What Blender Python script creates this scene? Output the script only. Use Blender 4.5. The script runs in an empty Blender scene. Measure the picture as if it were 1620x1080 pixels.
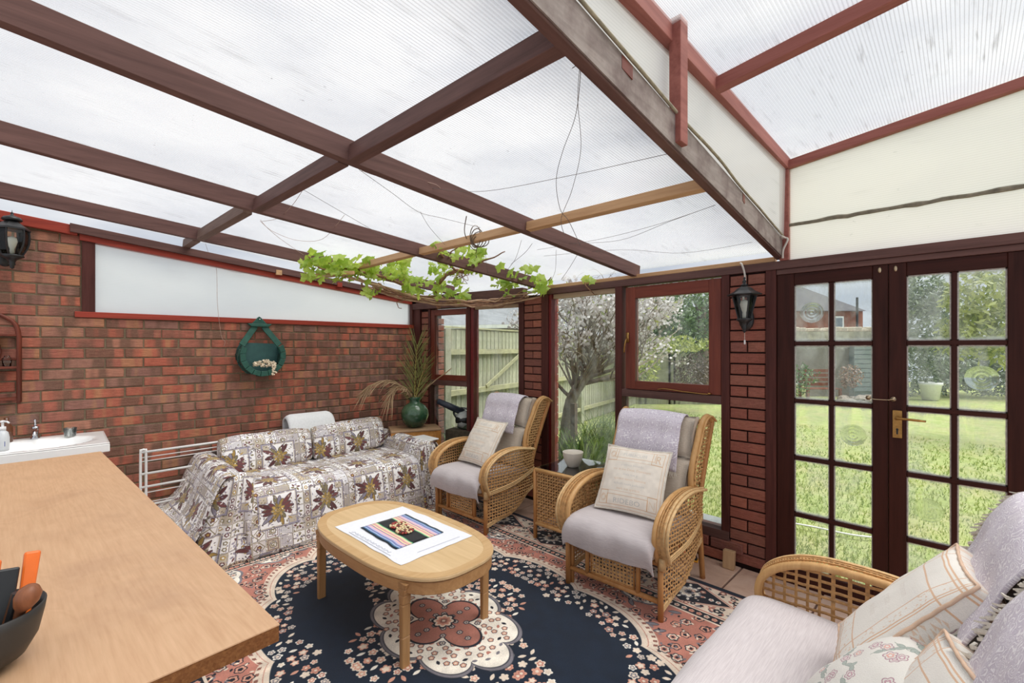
import bpy, bmesh, math, random
import numpy as np
from mathutils import Vector, Matrix, Euler, noise as mnoise
random.seed(7)
R = random.Random(11)
PI = math.pi
SC = bpy.context.scene
COL = SC.collection

# ---------------------------------------------------------------- camera
cam_d = bpy.data.cameras.new('camera'); cam = bpy.data.objects.new('camera', cam_d); COL.objects.link(cam)
cam.location = (0, 0, 1.482); cam.rotation_euler = (PI/2, 0, PI/4)
cam_d.sensor_width = 36; cam_d.lens = 715/1620*36; cam_d.shift_y = 9/1620; cam_d.clip_start = .02; cam_d.clip_end = 200
SC.camera = cam
# ---------------------------------------------------------------- light
SC.view_settings.view_transform = 'Standard'; SC.view_settings.look = 'None'
SC.view_settings.gamma = 1; SC.view_settings.use_curve_mapping = False
SC.view_settings.exposure = 0.1
SKY_STRENGTH = .90; SUN_STRENGTH = 5.7
world = bpy.data.worlds.new('overcast'); SC.world = world; world.use_nodes = True
wn = world.node_tree.nodes; wl = world.node_tree.links; wn.clear()
wo = wn.new('ShaderNodeOutputWorld'); wb = wn.new('ShaderNodeBackground'); wb.inputs[1].default_value = SKY_STRENGTH
wtc = wn.new('ShaderNodeTexCoord'); wnz = wn.new('ShaderNodeTexNoise'); wnz.inputs['Scale'].default_value = 3.2; wnz.inputs['Detail'].default_value = 6
wmp = wn.new('ShaderNodeMapping'); wmp.inputs['Scale'].default_value = (1, 1, 3.2)
wcr = wn.new('ShaderNodeValToRGB'); wcr.color_ramp.elements[0].position = .36; wcr.color_ramp.elements[0].color = (.56, .61, .70, 1)
wcr.color_ramp.elements[1].position = .62; wcr.color_ramp.elements[1].color = (.92, .94, .97, 1)
wl.new(wtc.outputs['Generated'], wmp.inputs[0]); wl.new(wmp.outputs[0], wnz.inputs['Vector']); wl.new(wnz.outputs[0], wcr.inputs[0])
wl.new(wcr.outputs[0], wb.inputs[0]); wl.new(wb.outputs[0], wo.inputs[0])
sd = bpy.data.lights.new('sun', 'SUN'); sun = bpy.data.objects.new('sun', sd); COL.objects.link(sun)
sd.energy = SUN_STRENGTH; sd.angle = math.radians(50); sd.color = (1, .97, .93)
sun.rotation_euler = (math.radians(-18), math.radians(24), 0)   # light from above, a little from the house side
SC.cycles.max_bounces = 10; SC.cycles.diffuse_bounces = 4; SC.cycles.transparent_max_bounces = 24
SC.cycles.transmission_bounces = 6; SC.cycles.glossy_bounces = 3; SC.cycles.use_denoising = True
SC.cycles.sample_clamp_indirect = 6; SC.cycles.caustics_reflective = False; SC.cycles.caustics_refractive = False

# ---------------------------------------------------------------- helpers
def srgb(r, g, b):
    f = lambda c: (c/255/12.92) if c <= 10 else ((c/255+.055)/1.055)**2.4
    return (f(r), f(g), f(b), 1)
def tag(o, label=None, cat=None, group=None, kind=None):
    if label: o['label'] = label
    if cat: o['category'] = cat
    if group: o['group'] = group
    if kind: o['kind'] = kind
    return o
def empty(name, loc=(0, 0, 0), rz=0, **k):
    o = bpy.data.objects.new(name, None); COL.objects.link(o); o.location = loc; o.rotation_euler = (0, 0, rz)
    o.empty_display_size = .1
    return tag(o, **k)
class MB:
    """collects shapes, build() links them as ONE mesh object"""
    def __init__(s, M=None): s.v = []; s.f = []; s.uv = []; s.M = M or Matrix()
    def add(s, vs, fs, uvs=None):
        b = len(s.v); s.v += [s.M @ Vector(p) for p in vs]; s.f += [tuple(i+b for i in f) for f in fs]
        if uvs is None: s.uv += [None]*len(fs)
        else: s.uv += [[uvs[i] for i in f] for f in fs]
        return s
    def box(s, x0, x1, y0, y1, z0, z1, ch=0):
        v = [(x, y, z) for x in (x0, x1) for y in (y0, y1) for z in (z0, z1)]
        return s.add(v, [(0, 1, 3, 2), (4, 6, 7, 5), (0, 4, 5, 1), (2, 3, 7, 6), (0, 2, 6, 4), (1, 5, 7, 3)])
    def beam(s, p0, p1, w, h, up=(0, 0, 1), w1=None, h1=None):
        p0 = Vector(p0); p1 = Vector(p1); d = (p1-p0).normalized(); u = Vector(up)
        x = d.cross(u).normalized(); u = x.cross(d).normalized(); w1 = w1 or w; h1 = h1 or h; v = []
        for p, a, b in ((p0, w, h), (p1, w1, h1)):
            v += [p-x*a/2-u*b/2, p+x*a/2-u*b/2, p+x*a/2+u*b/2, p-x*a/2+u*b/2]
        return s.add(v, [(3, 2, 1, 0), (4, 5, 6, 7), (0, 1, 5, 4), (1, 2, 6, 5), (2, 3, 7, 6), (3, 0, 4, 7)])
    def tube(s, pts, r, n=8, closed=False, cap=True, flat=1.0, up=None):
        P = [Vector(p) for p in pts]; m = len(P)
        rr = r if isinstance(r, (list, tuple)) else [r]*m
        vs = []; prev = None
        for i, p in enumerate(P):
            if closed: d = P[(i+1) % m]-P[i-1]
            else: d = P[min(i+1, m-1)]-P[max(i-1, 0)]
            d = d.normalized() if d.length > 1e-9 else Vector((0, 0, 1))
            if up is not None:
                a = Vector(up)-d*Vector(up).dot(d)
                a = a.normalized() if a.length > 1e-6 else d.orthogonal().normalized()
            elif prev is None: a = d.orthogonal().normalized()
            else:
                a = prev-d*prev.dot(d); a = a.normalized() if a.length > 1e-9 else d.orthogonal().normalized()
            prev = a; b = d.cross(a)
            for k in range(n):
                t = 2*PI*k/n; vs.append(p+a*(math.cos(t)*rr[i]*flat)+b*(math.sin(t)*rr[i]))
        fs = []
        for i in range(m if closed else m-1):
            j = (i+1) % m
            for k in range(n): fs.append((i*n+k, i*n+(k+1) % n, j*n+(k+1) % n, j*n+k))
        if cap and not closed: fs += [tuple(range(n))[::-1], tuple((m-1)*n+k for k in range(n))]
        return s.add(vs, fs)
    def lathe(s, prof, c=(0, 0, 0), n=24, axis=None, sx=1, sy=1):
        T = Matrix.Translation(c)
        if axis is not None: T = T @ Vector((0, 0, 1)).rotation_difference(Vector(axis)).to_matrix().to_4x4()
        vs = [T @ Vector((r*math.cos(2*PI*k/n)*sx, r*math.sin(2*PI*k/n)*sy, z)) for r, z in prof for k in range(n)]
        fs = [(i*n+k, i*n+(k+1) % n, (i+1)*n+(k+1) % n, (i+1)*n+k) for i in range(len(prof)-1) for k in range(n)]
        if prof[0][0] > 1e-6: fs.append(tuple(range(n))[::-1])
        if prof[-1][0] > 1e-6: fs.append(tuple((len(prof)-1)*n+k for k in range(n)))
        return s.add(vs, fs)
    def grid(s, nu, nv, fn, closed_u=False):
        """fn(u,v)->(point,(uvx,uvy)) ; u,v in 0..1"""
        vs = []; uvs = []
        for i in range(nu+1):
            for j in range(nv+1):
                p, t = fn(i/nu, j/nv); vs.append(p); uvs.append(t)
        fs = [(i*(nv+1)+j, (i+1)*(nv+1)+j, (i+1)*(nv+1)+j+1, i*(nv+1)+j+1) for i in range(nu) for j in range(nv)]
        return s.add(vs, fs, uvs)
    def prism(s, poly, fn, t0, t1):
        """poly 2D outline, fn(a,b,t)->3D"""
        n = len(poly); vs = [fn(a, b, t0) for a, b in poly]+[fn(a, b, t1) for a, b in poly]
        return s.add(vs, [tuple(range(n))[::-1], tuple(range(n, 2*n))]+[(i, (i+1) % n, n+(i+1) % n, n+i) for i in range(n)])
    def mesh(s, name):
        me = bpy.data.meshes.new(name); me.from_pydata([tuple(p) for p in s.v], [], s.f)
        if any(u is not None for u in s.uv):
            lay = me.uv_layers.new(name='UVMap'); flat = []
            for f, u in zip(s.f, s.uv):
                for k in range(len(f)): flat += list(u[k]) if u is not None else [0, 0]
            lay.data.foreach_set('uv', flat)
        bm = bmesh.new(); bm.from_mesh(me); bmesh.ops.recalc_face_normals(bm, faces=bm.faces); bm.to_mesh(me); bm.free()
        return me
    def build(s, name, mat, parent=None, smooth=False, bevel=0, sub=0, solid=0, seg=1, **k):
        me = s.mesh(name); me.materials.append(mat)
        o = bpy.data.objects.new(name, me); COL.objects.link(o)
        if parent: o.parent = parent
        if smooth: me.polygons.foreach_set('use_smooth', [True]*len(me.polygons))
        if solid: m = o.modifiers.new('solid', 'SOLIDIFY'); m.thickness = solid; m.offset = 0
        if bevel:
            m = o.modifiers.new('bevel', 'BEVEL'); m.width = bevel; m.segments = seg; m.limit_method = 'ANGLE'; m.angle_limit = math.radians(40)
            m.harden_normals = False
        if sub: m = o.modifiers.new('sub', 'SUBSURF'); m.levels = sub; m.render_levels = sub
        return tag(o, **k)
def inst(me, name, parent=None, loc=(0, 0, 0), rot=(0, 0, 0), sc=(1, 1, 1), **k):
    o = bpy.data.objects.new(name, me); COL.objects.link(o); o.location = loc; o.rotation_euler = rot; o.scale = sc
    if parent: o.parent = parent
    return tag(o, **k)
def copy_tree(root, loc=None, rz=None, parent=None, **k):
    c = root.copy(); COL.objects.link(c)
    if parent: c.parent = parent
    if loc is not None: c.location = loc
    if rz is not None: c.rotation_euler = (0, 0, rz)
    for ch in list(root.children): copy_tree(ch, parent=c)
    return tag(c, **k)
def catmull(P, n=6, closed=False):
    P = [Vector(p) for p in P]; out = []; m = len(P)
    for i in range(m if closed else m-1):
        if closed: a, b, c, d = P[i-1], P[i], P[(i+1) % m], P[(i+2) % m]
        else: a, b, c, d = P[max(i-1, 0)], P[i], P[i+1], P[min(i+2, m-1)]
        for k in range(n):
            t = k/n; out.append(.5*((2*b)+(c-a)*t+(2*a-5*b+4*c-d)*t*t+(3*b-a-3*c+d)*t**3))
    if not closed: out.append(P[-1])
    return out
def nz(x, y=0, z=0, s=1.0): return mnoise.noise(Vector((x*s, y*s, z*s)))

# ---------------------------------------------------------------- materials
class NT:
    def __init__(s, name):
        s.m = bpy.data.materials.new(name); s.m.use_nodes = True; s.n = s.m.node_tree.nodes; s.l = s.m.node_tree.links; s.n.clear()
        s.out = s.n.new('ShaderNodeOutputMaterial')
    def new(s, t, **k):
        x = s.n.new(t)
        for a, b in k.items():
            if a.startswith('i_'): x.inputs[a[2:].replace('_', ' ')].default_value = b
            else: setattr(x, a, b)
        return x
    def link(s, a, b): s.l.new(a, b)
    def coord(s, kind='Object', scale=(1, 1, 1), rot=(0, 0, 0)):
        tc = s.new('ShaderNodeTexCoord'); mp = s.new('ShaderNodeMapping'); mp.inputs['Scale'].default_value = scale; mp.inputs['Rotation'].default_value = rot
        s.link(tc.outputs[kind], mp.inputs[0]); return mp.outputs[0]
    def noise(s, vec, scale, detail=4, rough=.55, dist=0):
        x = s.new('ShaderNodeTexNoise'); x.inputs['Scale'].default_value = scale; x.inputs['Detail'].default_value = detail
        x.inputs['Roughness'].default_value = rough; x.inputs['Distortion'].default_value = dist; s.link(vec, x.inputs['Vector']); return x.outputs[0]
    def ramp(s, fac, stops, mode='LINEAR'):
        x = s.new('ShaderNodeValToRGB'); e = x.color_ramp; e.interpolation = mode
        while len(e.elements) < len(stops): e.elements.new(.5)
        for el, (p, c) in zip(e.elements, stops):
            el.position = p; el.color = c if isinstance(c, (tuple, list)) else (c, c, c, 1)
        s.link(fac, x.inputs[0]); return x.outputs[0]
    def mix(s, fac, a, b, mode='MIX'):
        x = s.new('ShaderNodeMix'); x.data_type = 'RGBA'; x.blend_type = mode
        for sock, v in ((x.inputs[0], fac), (x.inputs[6], a), (x.inputs[7], b)):
            if hasattr(v, 'links') or isinstance(v, bpy.types.NodeSocket): s.link(v, sock)
            else: sock.default_value = v
        return x.outputs[2]
    def math(s, op, a, b=0.0, clamp=False):
        x = s.new('ShaderNodeMath'); x.operation = op; x.use_clamp = clamp
        for i, v in enumerate((a, b)):
            if isinstance(v, bpy.types.NodeSocket): s.link(v, x.inputs[i])
            else: x.inputs[i].default_value = v
        return x.outputs[0]
    def bsdf(s, col, rough=.5, spec=.5, metal=0, bump=None, bstr=.2, bdist=.01, trans=0, sheen=0, coat=0, ior=1.45):
        p = s.new('ShaderNodeBsdfPrincipled')
        for nm, v in (('Base Color', col), ('Roughness', rough), ('Metallic', metal), ('Specular IOR Level', spec), ('Transmission Weight', trans), ('Sheen Weight', sheen), ('Coat Weight', coat), ('IOR', ior)):
            if isinstance(v, bpy.types.NodeSocket): s.link(v, p.inputs[nm])
            else: p.inputs[nm].default_value = v
        if bump is not None:
            b = s.new('ShaderNodeBump'); b.inputs['Strength'].default_value = bstr; b.inputs['Distance'].default_value = bdist
            s.link(bump, b.inputs['Height']); s.link(b.outputs[0], p.inputs['Normal'])
        s.link(p.outputs[0], s.out.inputs[0]); return p
def plain(name, col, rough=.5, metal=0, spec=.5, var=.12, vs=30, bump=.05, coat=0):
    t = NT(name); c = t.coord(); n = t.noise(c, vs)
    col = tuple(col[:3])
    dark = tuple(x*(1-var) for x in col)+(1,); lite = tuple(min(1, x*(1+var)) for x in col)+(1,)
    t.bsdf(t.ramp(n, [(.3, dark), (.7, lite)]), rough, spec, metal, bump=n if bump else None, bstr=bump, bdist=.004, coat=coat)
    return t.m
def wood(name, c0, c1, axis=1, rough=.5, scale=1, spec=.4, bump=.15, blotch=None, objrand=0):
    """grain runs along axis"""
    t = NT(name); s = [26, 26, 26]; s[axis] = 1.6; c = t.coord(scale=tuple(x*scale for x in s))
    if objrand:
        oi = t.new('ShaderNodeObjectInfo'); ad = t.new('ShaderNodeVectorMath'); ad.operation = 'ADD'; t.link(c, ad.inputs[0]); 
        cm = t.new('ShaderNodeCombineXYZ'); mm = t.math('MULTIPLY', oi.outputs['Random'], 50); t.link(mm, cm.inputs[0]); t.link(mm, cm.inputs[1]); t.link(cm.outputs[0], ad.inputs[1]); c = ad.outputs[0]
    n = t.noise(c, 1, 5, .6, .6); n2 = t.noise(c, 4.5, 3, .6)
    f = t.math('ADD', t.math('MULTIPLY', n, .75), t.math('MULTIPLY', n2, .25))
    col = t.ramp(f, [(.32, c0), (.68, c1)])
    if objrand:
        hv = t.new('ShaderNodeHueSaturation'); t.link(t.math('ADD', t.math('MULTIPLY', oi.outputs['Random'], objrand), 1-objrand/2), hv.inputs['Value']); t.link(col, hv.inputs['Color']); col = hv.outputs[0]
    if blotch:
        b = t.noise(t.coord(scale=(1, 1, 1)), 5, 5, .65); col = t.mix(t.ramp(b, [(.45, 0), (.7, 1)]), col, blotch)
    t.bsdf(col, rough, spec, bump=f, bstr=bump, bdist=.003)
    return t.m
def image_of(name, arr):
    """an image painted below in numpy (h,w,3 sRGB 0..1, row 0 at the bottom)"""
    h, w = arr.shape[:2]; im = bpy.data.images.new(name, w, h, alpha=False)
    px = np.ones((h, w, 4), np.float32); px[..., :3] = np.clip(arr, 0, 1); im.pixels.foreach_set(px.ravel()); im.update(); im.pack()
    return im
def cloth_mat(name, arr, scale=(1, 1), rough=.9, bump=.25, weave=900, ext='REPEAT', rot=0):
    t = NT(name); tc = t.new('ShaderNodeTexCoord'); mp = t.new('ShaderNodeMapping'); mp.inputs['Scale'].default_value = (*scale, 1); mp.inputs['Rotation'].default_value = (0, 0, rot)
    t.link(tc.outputs['UV'], mp.inputs[0]); im = t.new('ShaderNodeTexImage'); im.image = image_of(name, arr); im.extension = ext
    t.link(mp.outputs[0], im.inputs[0]); n = t.noise(t.coord(), weave/3, 2)
    t.bsdf(t.mix(t.math('MULTIPLY', n, .25), im.outputs[0], (.25, .22, .2, 1), 'MULTIPLY') if False else im.outputs[0], rough, .15, bump=n, bstr=bump, bdist=.002, sheen=.2)
    return t.m
C = srgb
MAH = wood('mahogany stained timber', C(82, 58, 54), C(112, 82, 76), 1, .6, spec=.25)
MAHX = wood('mahogany stained timber across', C(82, 58, 54), C(112, 82, 76), 0, .6, spec=.25)
MAHZ = wood('mahogany stained timber upright', C(66, 34, 30), C(94, 52, 46), 2, .55, spec=.25)
DOORM = wood('dark red brown door timber', C(46, 21, 16), C(68, 34, 27), 2, .5, spec=.2)
DOORX = wood('dark red brown door timber across', C(46, 21, 16), C(68, 34, 27), 0, .5, spec=.2)
CASEM = wood('reddish varnished casement', C(96, 42, 30), C(128, 62, 44), 2, .4)
CASEX = wood('reddish varnished casement across', C(96, 42, 30), C(128, 62, 44), 0, .4)
REDT = wood('bright red stained timber', C(130, 46, 34), C(168, 66, 48), 1, .5)
REDX = wood('red stained rafter', C(130, 76, 68), C(164, 104, 94), 0, .6, spec=.25)
REDY = wood('red stained plate', C(130, 76, 68), C(164, 104, 94), 1, .6, spec=.25)
GREYW = wood('weathered grey stained timber', C(126, 114, 108), C(164, 152, 145), 1, .75, blotch=C(98, 78, 74))
PINE = wood('raw pine batten', C(178, 136, 96), C(208, 170, 128), 0, .6)
WHITEP = plain('white plastic', C(238, 238, 236), .35, var=.02)
BLACKM = plain('black metal', C(30, 31, 32), .4, var=.15, spec=.6)
DARKG = plain('dark grey plastic', C(52, 50, 48), .5, var=.1)
CHROME = plain('chrome', C(200, 200, 205), .12, metal=1, var=.02, bump=0)
BRASS = plain('aged brass', C(170, 130, 75), .35, metal=.85, var=.2, vs=60)
STEEL = plain('steel hook', C(190, 170, 140), .3, metal=.8)
GALV = plain('galvanised sheet', C(170, 172, 172), .4, metal=.5, var=.1)
def brickmat(name, stops, mottle, mort=False):
    t = NT(name); oi = t.new('ShaderNodeObjectInfo'); ge = t.new('ShaderNodeNewGeometry')
    r = t.math('FRACT', t.math('ADD', t.math('MULTIPLY', oi.outputs['Random'], 7.31), ge.outputs['Random Per Island']))
    base = t.ramp(r, stops, 'LINEAR')
    c = t.coord('Object', (1, 9, 1)); 
    off = t.new('ShaderNodeVectorMath'); off.operation = 'ADD'; cm = t.new('ShaderNodeCombineXYZ'); k = t.math('MULTIPLY', r, 91)
    for i in range(3): t.link(k, cm.inputs[i])
    tc = t.new('ShaderNodeTexCoord'); t.link(tc.outputs['Object'], off.inputs[0]); t.link(cm.outputs[0], off.inputs[1])
    mp = t.new('ShaderNodeMapping'); mp.inputs['Scale'].default_value = (12, 12, 1.5); t.link(off.outputs[0], mp.inputs[0])
    band = t.noise(mp.outputs[0], 1.0, 1)
    mp2 = t.new('ShaderNodeMapping'); mp2.inputs['Scale'].default_value = (18, 18, 160); t.link(off.outputs[0], mp2.inputs[0])
    drag = t.noise(mp2.outputs[0], 1, 3, .6)
    fine = t.noise(off.outputs[0], 140, 3)
    col = t.mix(t.math('MULTIPLY', t.ramp(band, [(.48, 0), (.6, 1)]), mottle), base, C(112, 88, 74))
    col = t.mix(t.math('MULTIPLY', t.ramp(band, [(.30, 1), (.42, 0)]), mottle*.8), col, C(186, 136, 98))
    col = t.mix(t.math('MULTIPLY', t.ramp(drag, [(.35, 1), (.6, 0)]), .35), col, C(80, 46, 38))
    col = t.mix(t.math('MULTIPLY', t.ramp(fine, [(.55, 0), (.75, 1)]), .25), col, C(205, 150, 120))
    t.bsdf(col, .85, .2, bump=t.math('ADD', drag, t.math('MULTIPLY', fine, .4)), bstr=.6, bdist=.004)
    return t.m
BRICK = brickmat('rustic red brick', [(0, C(168, 98, 80)), (.22, C(188, 110, 88)), (.42, C(146, 104, 92)), (.6, C(182, 102, 82)), (.78, C(138, 108, 98)), (1, C(180, 124, 102))], .8)
BRICKP = brickmat('smooth red pier brick', [(0, C(142, 86, 74)), (.35, C(160, 98, 84)), (.6, C(130, 86, 78)), (.8, C(170, 106, 88)), (1, C(140, 94, 82))], .12)
def mortar(name, a, b):
    t = NT(name); n = t.noise(t.coord(), 60, 5, .7); n2 = t.noise(t.coord(), 6, 3)
    t.bsdf(t.mix(n2, t.ramp(n, [(.3, a), (.7, b)]), a), .95, .1, bump=n, bstr=.6, bdist=.004); return t.m
MORT = mortar('olive grey mortar', C(112, 98, 80), C(150, 134, 108)); MORTD = mortar('dark mortar', C(40, 28, 26), C(62, 46, 42))
def polycarb(name, tint, flute_axis, pitch=.01, tr=.62, dirt=.5, line=.35, dirtcol=(.16, .16, .14, 1)):
    """twin-wall sheet: flutes are webs repeated every pitch"""
    t = NT(name); tc = t.new('ShaderNodeTexCoord'); sp = t.new('ShaderNodeSeparateXYZ'); t.link(tc.outputs['Object'], sp.inputs[0])
    ax = sp.outputs[flute_axis]; f = t.math('FRACT', t.math('MULTIPLY', ax, 1/pitch)); web = t.math('LESS_THAN', f, .22)
    nb = t.noise(tc.outputs['Object'], 1.7, 4); ns = t.noise(tc.outputs['Object'], 26, 3, .7)
    mps = t.new('ShaderNodeMapping'); sc = [3, 3, 3]; sc[flute_axis] = 30; mps.inputs['Scale'].default_value = sc; t.link(tc.outputs['Object'], mps.inputs[0]); nst = t.noise(mps.outputs[0], 1.4, 3, .6)
    spots = t.ramp(ns, [(.70, 0), (.78, 1)]); streak = t.ramp(nst, [(.58, 0), (.8, 1)])
    d = t.math('MULTIPLY', t.math('ADD', t.math('MULTIPLY', spots, .7), t.math('MULTIPLY', streak, t.ramp(nb, [(.4, 0), (.65, .55)]))), dirt, True)
    d = t.math('ADD', d, t.math('MULTIPLY', web, line), True)
    tp = t.new('ShaderNodeBsdfTransparent'); tp.inputs[0].default_value = tint
    tl = t.new('ShaderNodeBsdfTranslucent'); tl.inputs[0].default_value = tint
    df = t.new('ShaderNodeBsdfDiffuse'); df.inputs[0].default_value = tint
    gl = t.new('ShaderNodeBsdfGlossy'); gl.inputs['Roughness'].default_value = .25
    m0 = t.new('ShaderNodeMixShader'); m0.inputs[0].default_value = .42; t.link(tl.outputs[0], m0.inputs[1]); t.link(df.outputs[0], m0.inputs[2])
    m1 = t.new('ShaderNodeMixShader'); m1.inputs[0].default_value = tr; t.link(m0.outputs[0], m1.inputs[1]); t.link(tp.outputs[0], m1.inputs[2])
    dd = t.new('ShaderNodeBsdfDiffuse'); dd.inputs[0].default_value = dirtcol
    m2 = t.new('ShaderNodeMixShader'); t.link(d, m2.inputs[0]); t.link(m1.outputs[0], m2.inputs[1]); t.link(dd.outputs[0], m2.inputs[2])
    m3 = t.new('ShaderNodeMixShader'); m3.inputs[0].default_value = .04; t.link(m2.outputs[0], m3.inputs[1]); t.link(gl.outputs[0], m3.inputs[2])
    t.link(m3.outputs[0], t.out.inputs[0]); return t.m
POLY = polycarb('clear twin wall roof sheet', (.97, .975, .98, 1), 0, .0125, .78, .6, .2)
POLYL = polycarb('white twin wall wall sheet', (.99, 1, .985, 1), 2, .012, .62, .12, .05)
POLYC = polycarb('yellowed twin wall sheet', (.99, .98, .94, 1), 2, .012, .5, .45, .16)
def glassmat(name, smear=0.0, edge=False):
    t = NT(name); tp = t.new('ShaderNodeBsdfTransparent'); tp.inputs[0].default_value = (.96, .985, .97, 1)
    gl = t.new('ShaderNodeBsdfGlossy'); gl.inputs['Roughness'].default_value = .02
    fr = t.new('ShaderNodeFresnel'); fr.inputs[0].default_value = 1.35
    m = t.new('ShaderNodeMixShader'); t.link(fr.outputs[0], m.inputs[0]); t.link(tp.outputs[0], m.inputs[1]); t.link(gl.outputs[0], m.inputs[2])
    o = m.outputs[0]
    if smear:
        oi = t.new('ShaderNodeObjectInfo'); tc = t.new('ShaderNodeTexCoord'); ad = t.new('ShaderNodeVectorMath'); ad.operation = 'ADD'
        cm = t.new('ShaderNodeCombineXYZ'); k = t.math('MULTIPLY', oi.outputs['Random'], 40); t.link(k, cm.inputs[0]); t.link(k, cm.inputs[2])
        t.link(tc.outputs['Object'], ad.inputs[0]); t.link(cm.outputs[0], ad.inputs[1])
        mp = t.new('ShaderNodeMapping'); mp.inputs['Scale'].default_value = (1.6, 1, .8); t.link(ad.outputs[0], mp.inputs[0])
        n = t.noise(mp.outputs[0], 5, 6, .65, .8); f = t.ramp(n, [(.42, 0), (.7, 1)])
        if edge:   # dust gathered along the edge of each pane (Generated is 0..1 over the pane)
            sp = t.new('ShaderNodeSeparateXYZ'); t.link(tc.outputs['Generated'], sp.inputs[0])
            ex = t.math('ABSOLUTE', t.math('SUBTRACT', sp.outputs[0], .5)); ez = t.math('ABSOLUTE', t.math('SUBTRACT', sp.outputs[2], .5))
            e = t.math('MAXIMUM', ex, ez); e = t.math('ADD', e, t.math('MULTIPLY', t.math('SUBTRACT', n, .5), .12))
            f = t.math('ADD', t.math('MULTIPLY', f, .45), t.ramp(e, [(.43, 0), (.497, 1)]), True)
        df = t.new('ShaderNodeBsdfDiffuse'); df.inputs[0].default_value = (.86, .9, .9, 1); tl = t.new('ShaderNodeBsdfTranslucent'); tl.inputs[0].default_value = (.86, .9, .9, 1)
        ds = t.new('ShaderNodeMixShader'); t.link(df.outputs[0], ds.inputs[1]); t.link(tl.outputs[0], ds.inputs[2])
        m2 = t.new('ShaderNodeMixShader'); t.link(t.math('MULTIPLY', f, smear), m2.inputs[0]); t.link(o, m2.inputs[1]); t.link(ds.outputs[0], m2.inputs[2]); o = m2.outputs[0]
    t.link(o, t.out.inputs[0]); return t.m
GLASS = glassmat('window glass', .16); GLASSD = glassmat('dusty door glass', .55, True); GLASSC = glassmat('clear lantern glass', 0)
# ================================================================ THE SETTING
XL = -4.57; YB = 3.256; SL = .101            # left wall plane, back wall plane, fall of the low roof
CA = Vector((XL, 2.94, 0)); TA = Vector((.9777, .2102, 0)); NA = Vector((.2102, -.9777, 0))   # slanting part of the back wall
def A(s, off, z):  # point on the slanting section: s along, off towards the room
    p = CA+TA*s+NA*off; return Vector((p.x, p.y, z))
# floor: tiles over a grout bed
fl = MB().box(-4.8, 1.6, -1.6, 3.5, -.12, -.012).build('floor', plain('grout', C(110, 84, 74), .9, var=.2), kind='structure')
def tilemat():
    t = NT('terracotta slab'); oi = t.new('ShaderNodeObjectInfo'); c = t.coord('Object', (1, 1, 1)); ad = t.new('ShaderNodeVectorMath'); ad.operation = 'ADD'
    cm = t.new('ShaderNodeCombineXYZ'); k = t.math('MULTIPLY', oi.outputs['Random'], 30); t.link(k, cm.inputs[0]); t.link(k, cm.inputs[1]); t.link(c, ad.inputs[0]); t.link(cm.outputs[0], ad.inputs[1])
    n = t.noise(ad.outputs[0], 5, 5, .65, .6); n2 = t.noise(ad.outputs[0], 60, 3)
    col = t.ramp(n, [(.3, C(176, 140, 122)), (.55, C(204, 172, 152)), (.75, C(216, 190, 172))])
    t.bsdf(col, t.ramp(n, [(.3, .28), (.7, .5)]), .5, bump=t.math('ADD', n, t.math('MULTIPLY', n2, .2)), bstr=.25, bdist=.006); return t.m
TILE = tilemat(); ts = .455
tm = MB(); a = ts/2-.006
tm.add([(-a, -a, -.02), (a, -a, -.02), (a, a, -.02), (-a, a, -.02), (-a, -a, -.004), (a, -a, -.004), (a, a, -.004), (-a, a, -.004), (-a+.004, -a+.004, 0), (a-.004, -a+.004, 0), (a-.004, a-.004, 0), (-a+.004, a-.004, 0)],
       [(0, 1, 5, 4), (1, 2, 6, 5), (2, 3, 7, 6), (3, 0, 4, 7), (4, 5, 9, 8), (5, 6, 10, 9), (6, 7, 11, 10), (7, 4, 8, 11), (8, 9, 10, 11)])
tme = tm.mesh('tile'); tme.materials.append(TILE)
for i in range(-8, 6):
    for j in range(-3, 8):
        x = -1.055+ts*(i+.5); y = 3.25-ts*(j+.5)
        if x < -4.55 or y > 3.3: continue
        if x < -3.4 and y > 2.95: continue
        inst(tme, 'tile', fl, (x, y, 0))
# ---- bricks
def brick_mesh(L, d=.03, h=.065, mat=BRICK, ch=.004, jit=0.0):
    m = MB(); x0, x1 = -L/2, L/2; v = []
    for (e, dep) in ((0, 0), (0, d-ch), (ch, d)):
        v += [(x0+e, -dep, -h/2+e), (x1-e, -dep, -h/2+e), (x1-e, -dep, h/2-e), (x0+e, -dep, h/2-e)]
    f = []
    for k in (0, 4): f += [(k, k+1, k+5, k+4), (k+1, k+2, k+6, k+5), (k+2, k+3, k+7, k+6), (k+3, k, k+4, k+7)]
    f.append((8, 9, 10, 11)); m.add(v, f); me = m.mesh('brick'); me.materials.append(mat); return me
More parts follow.
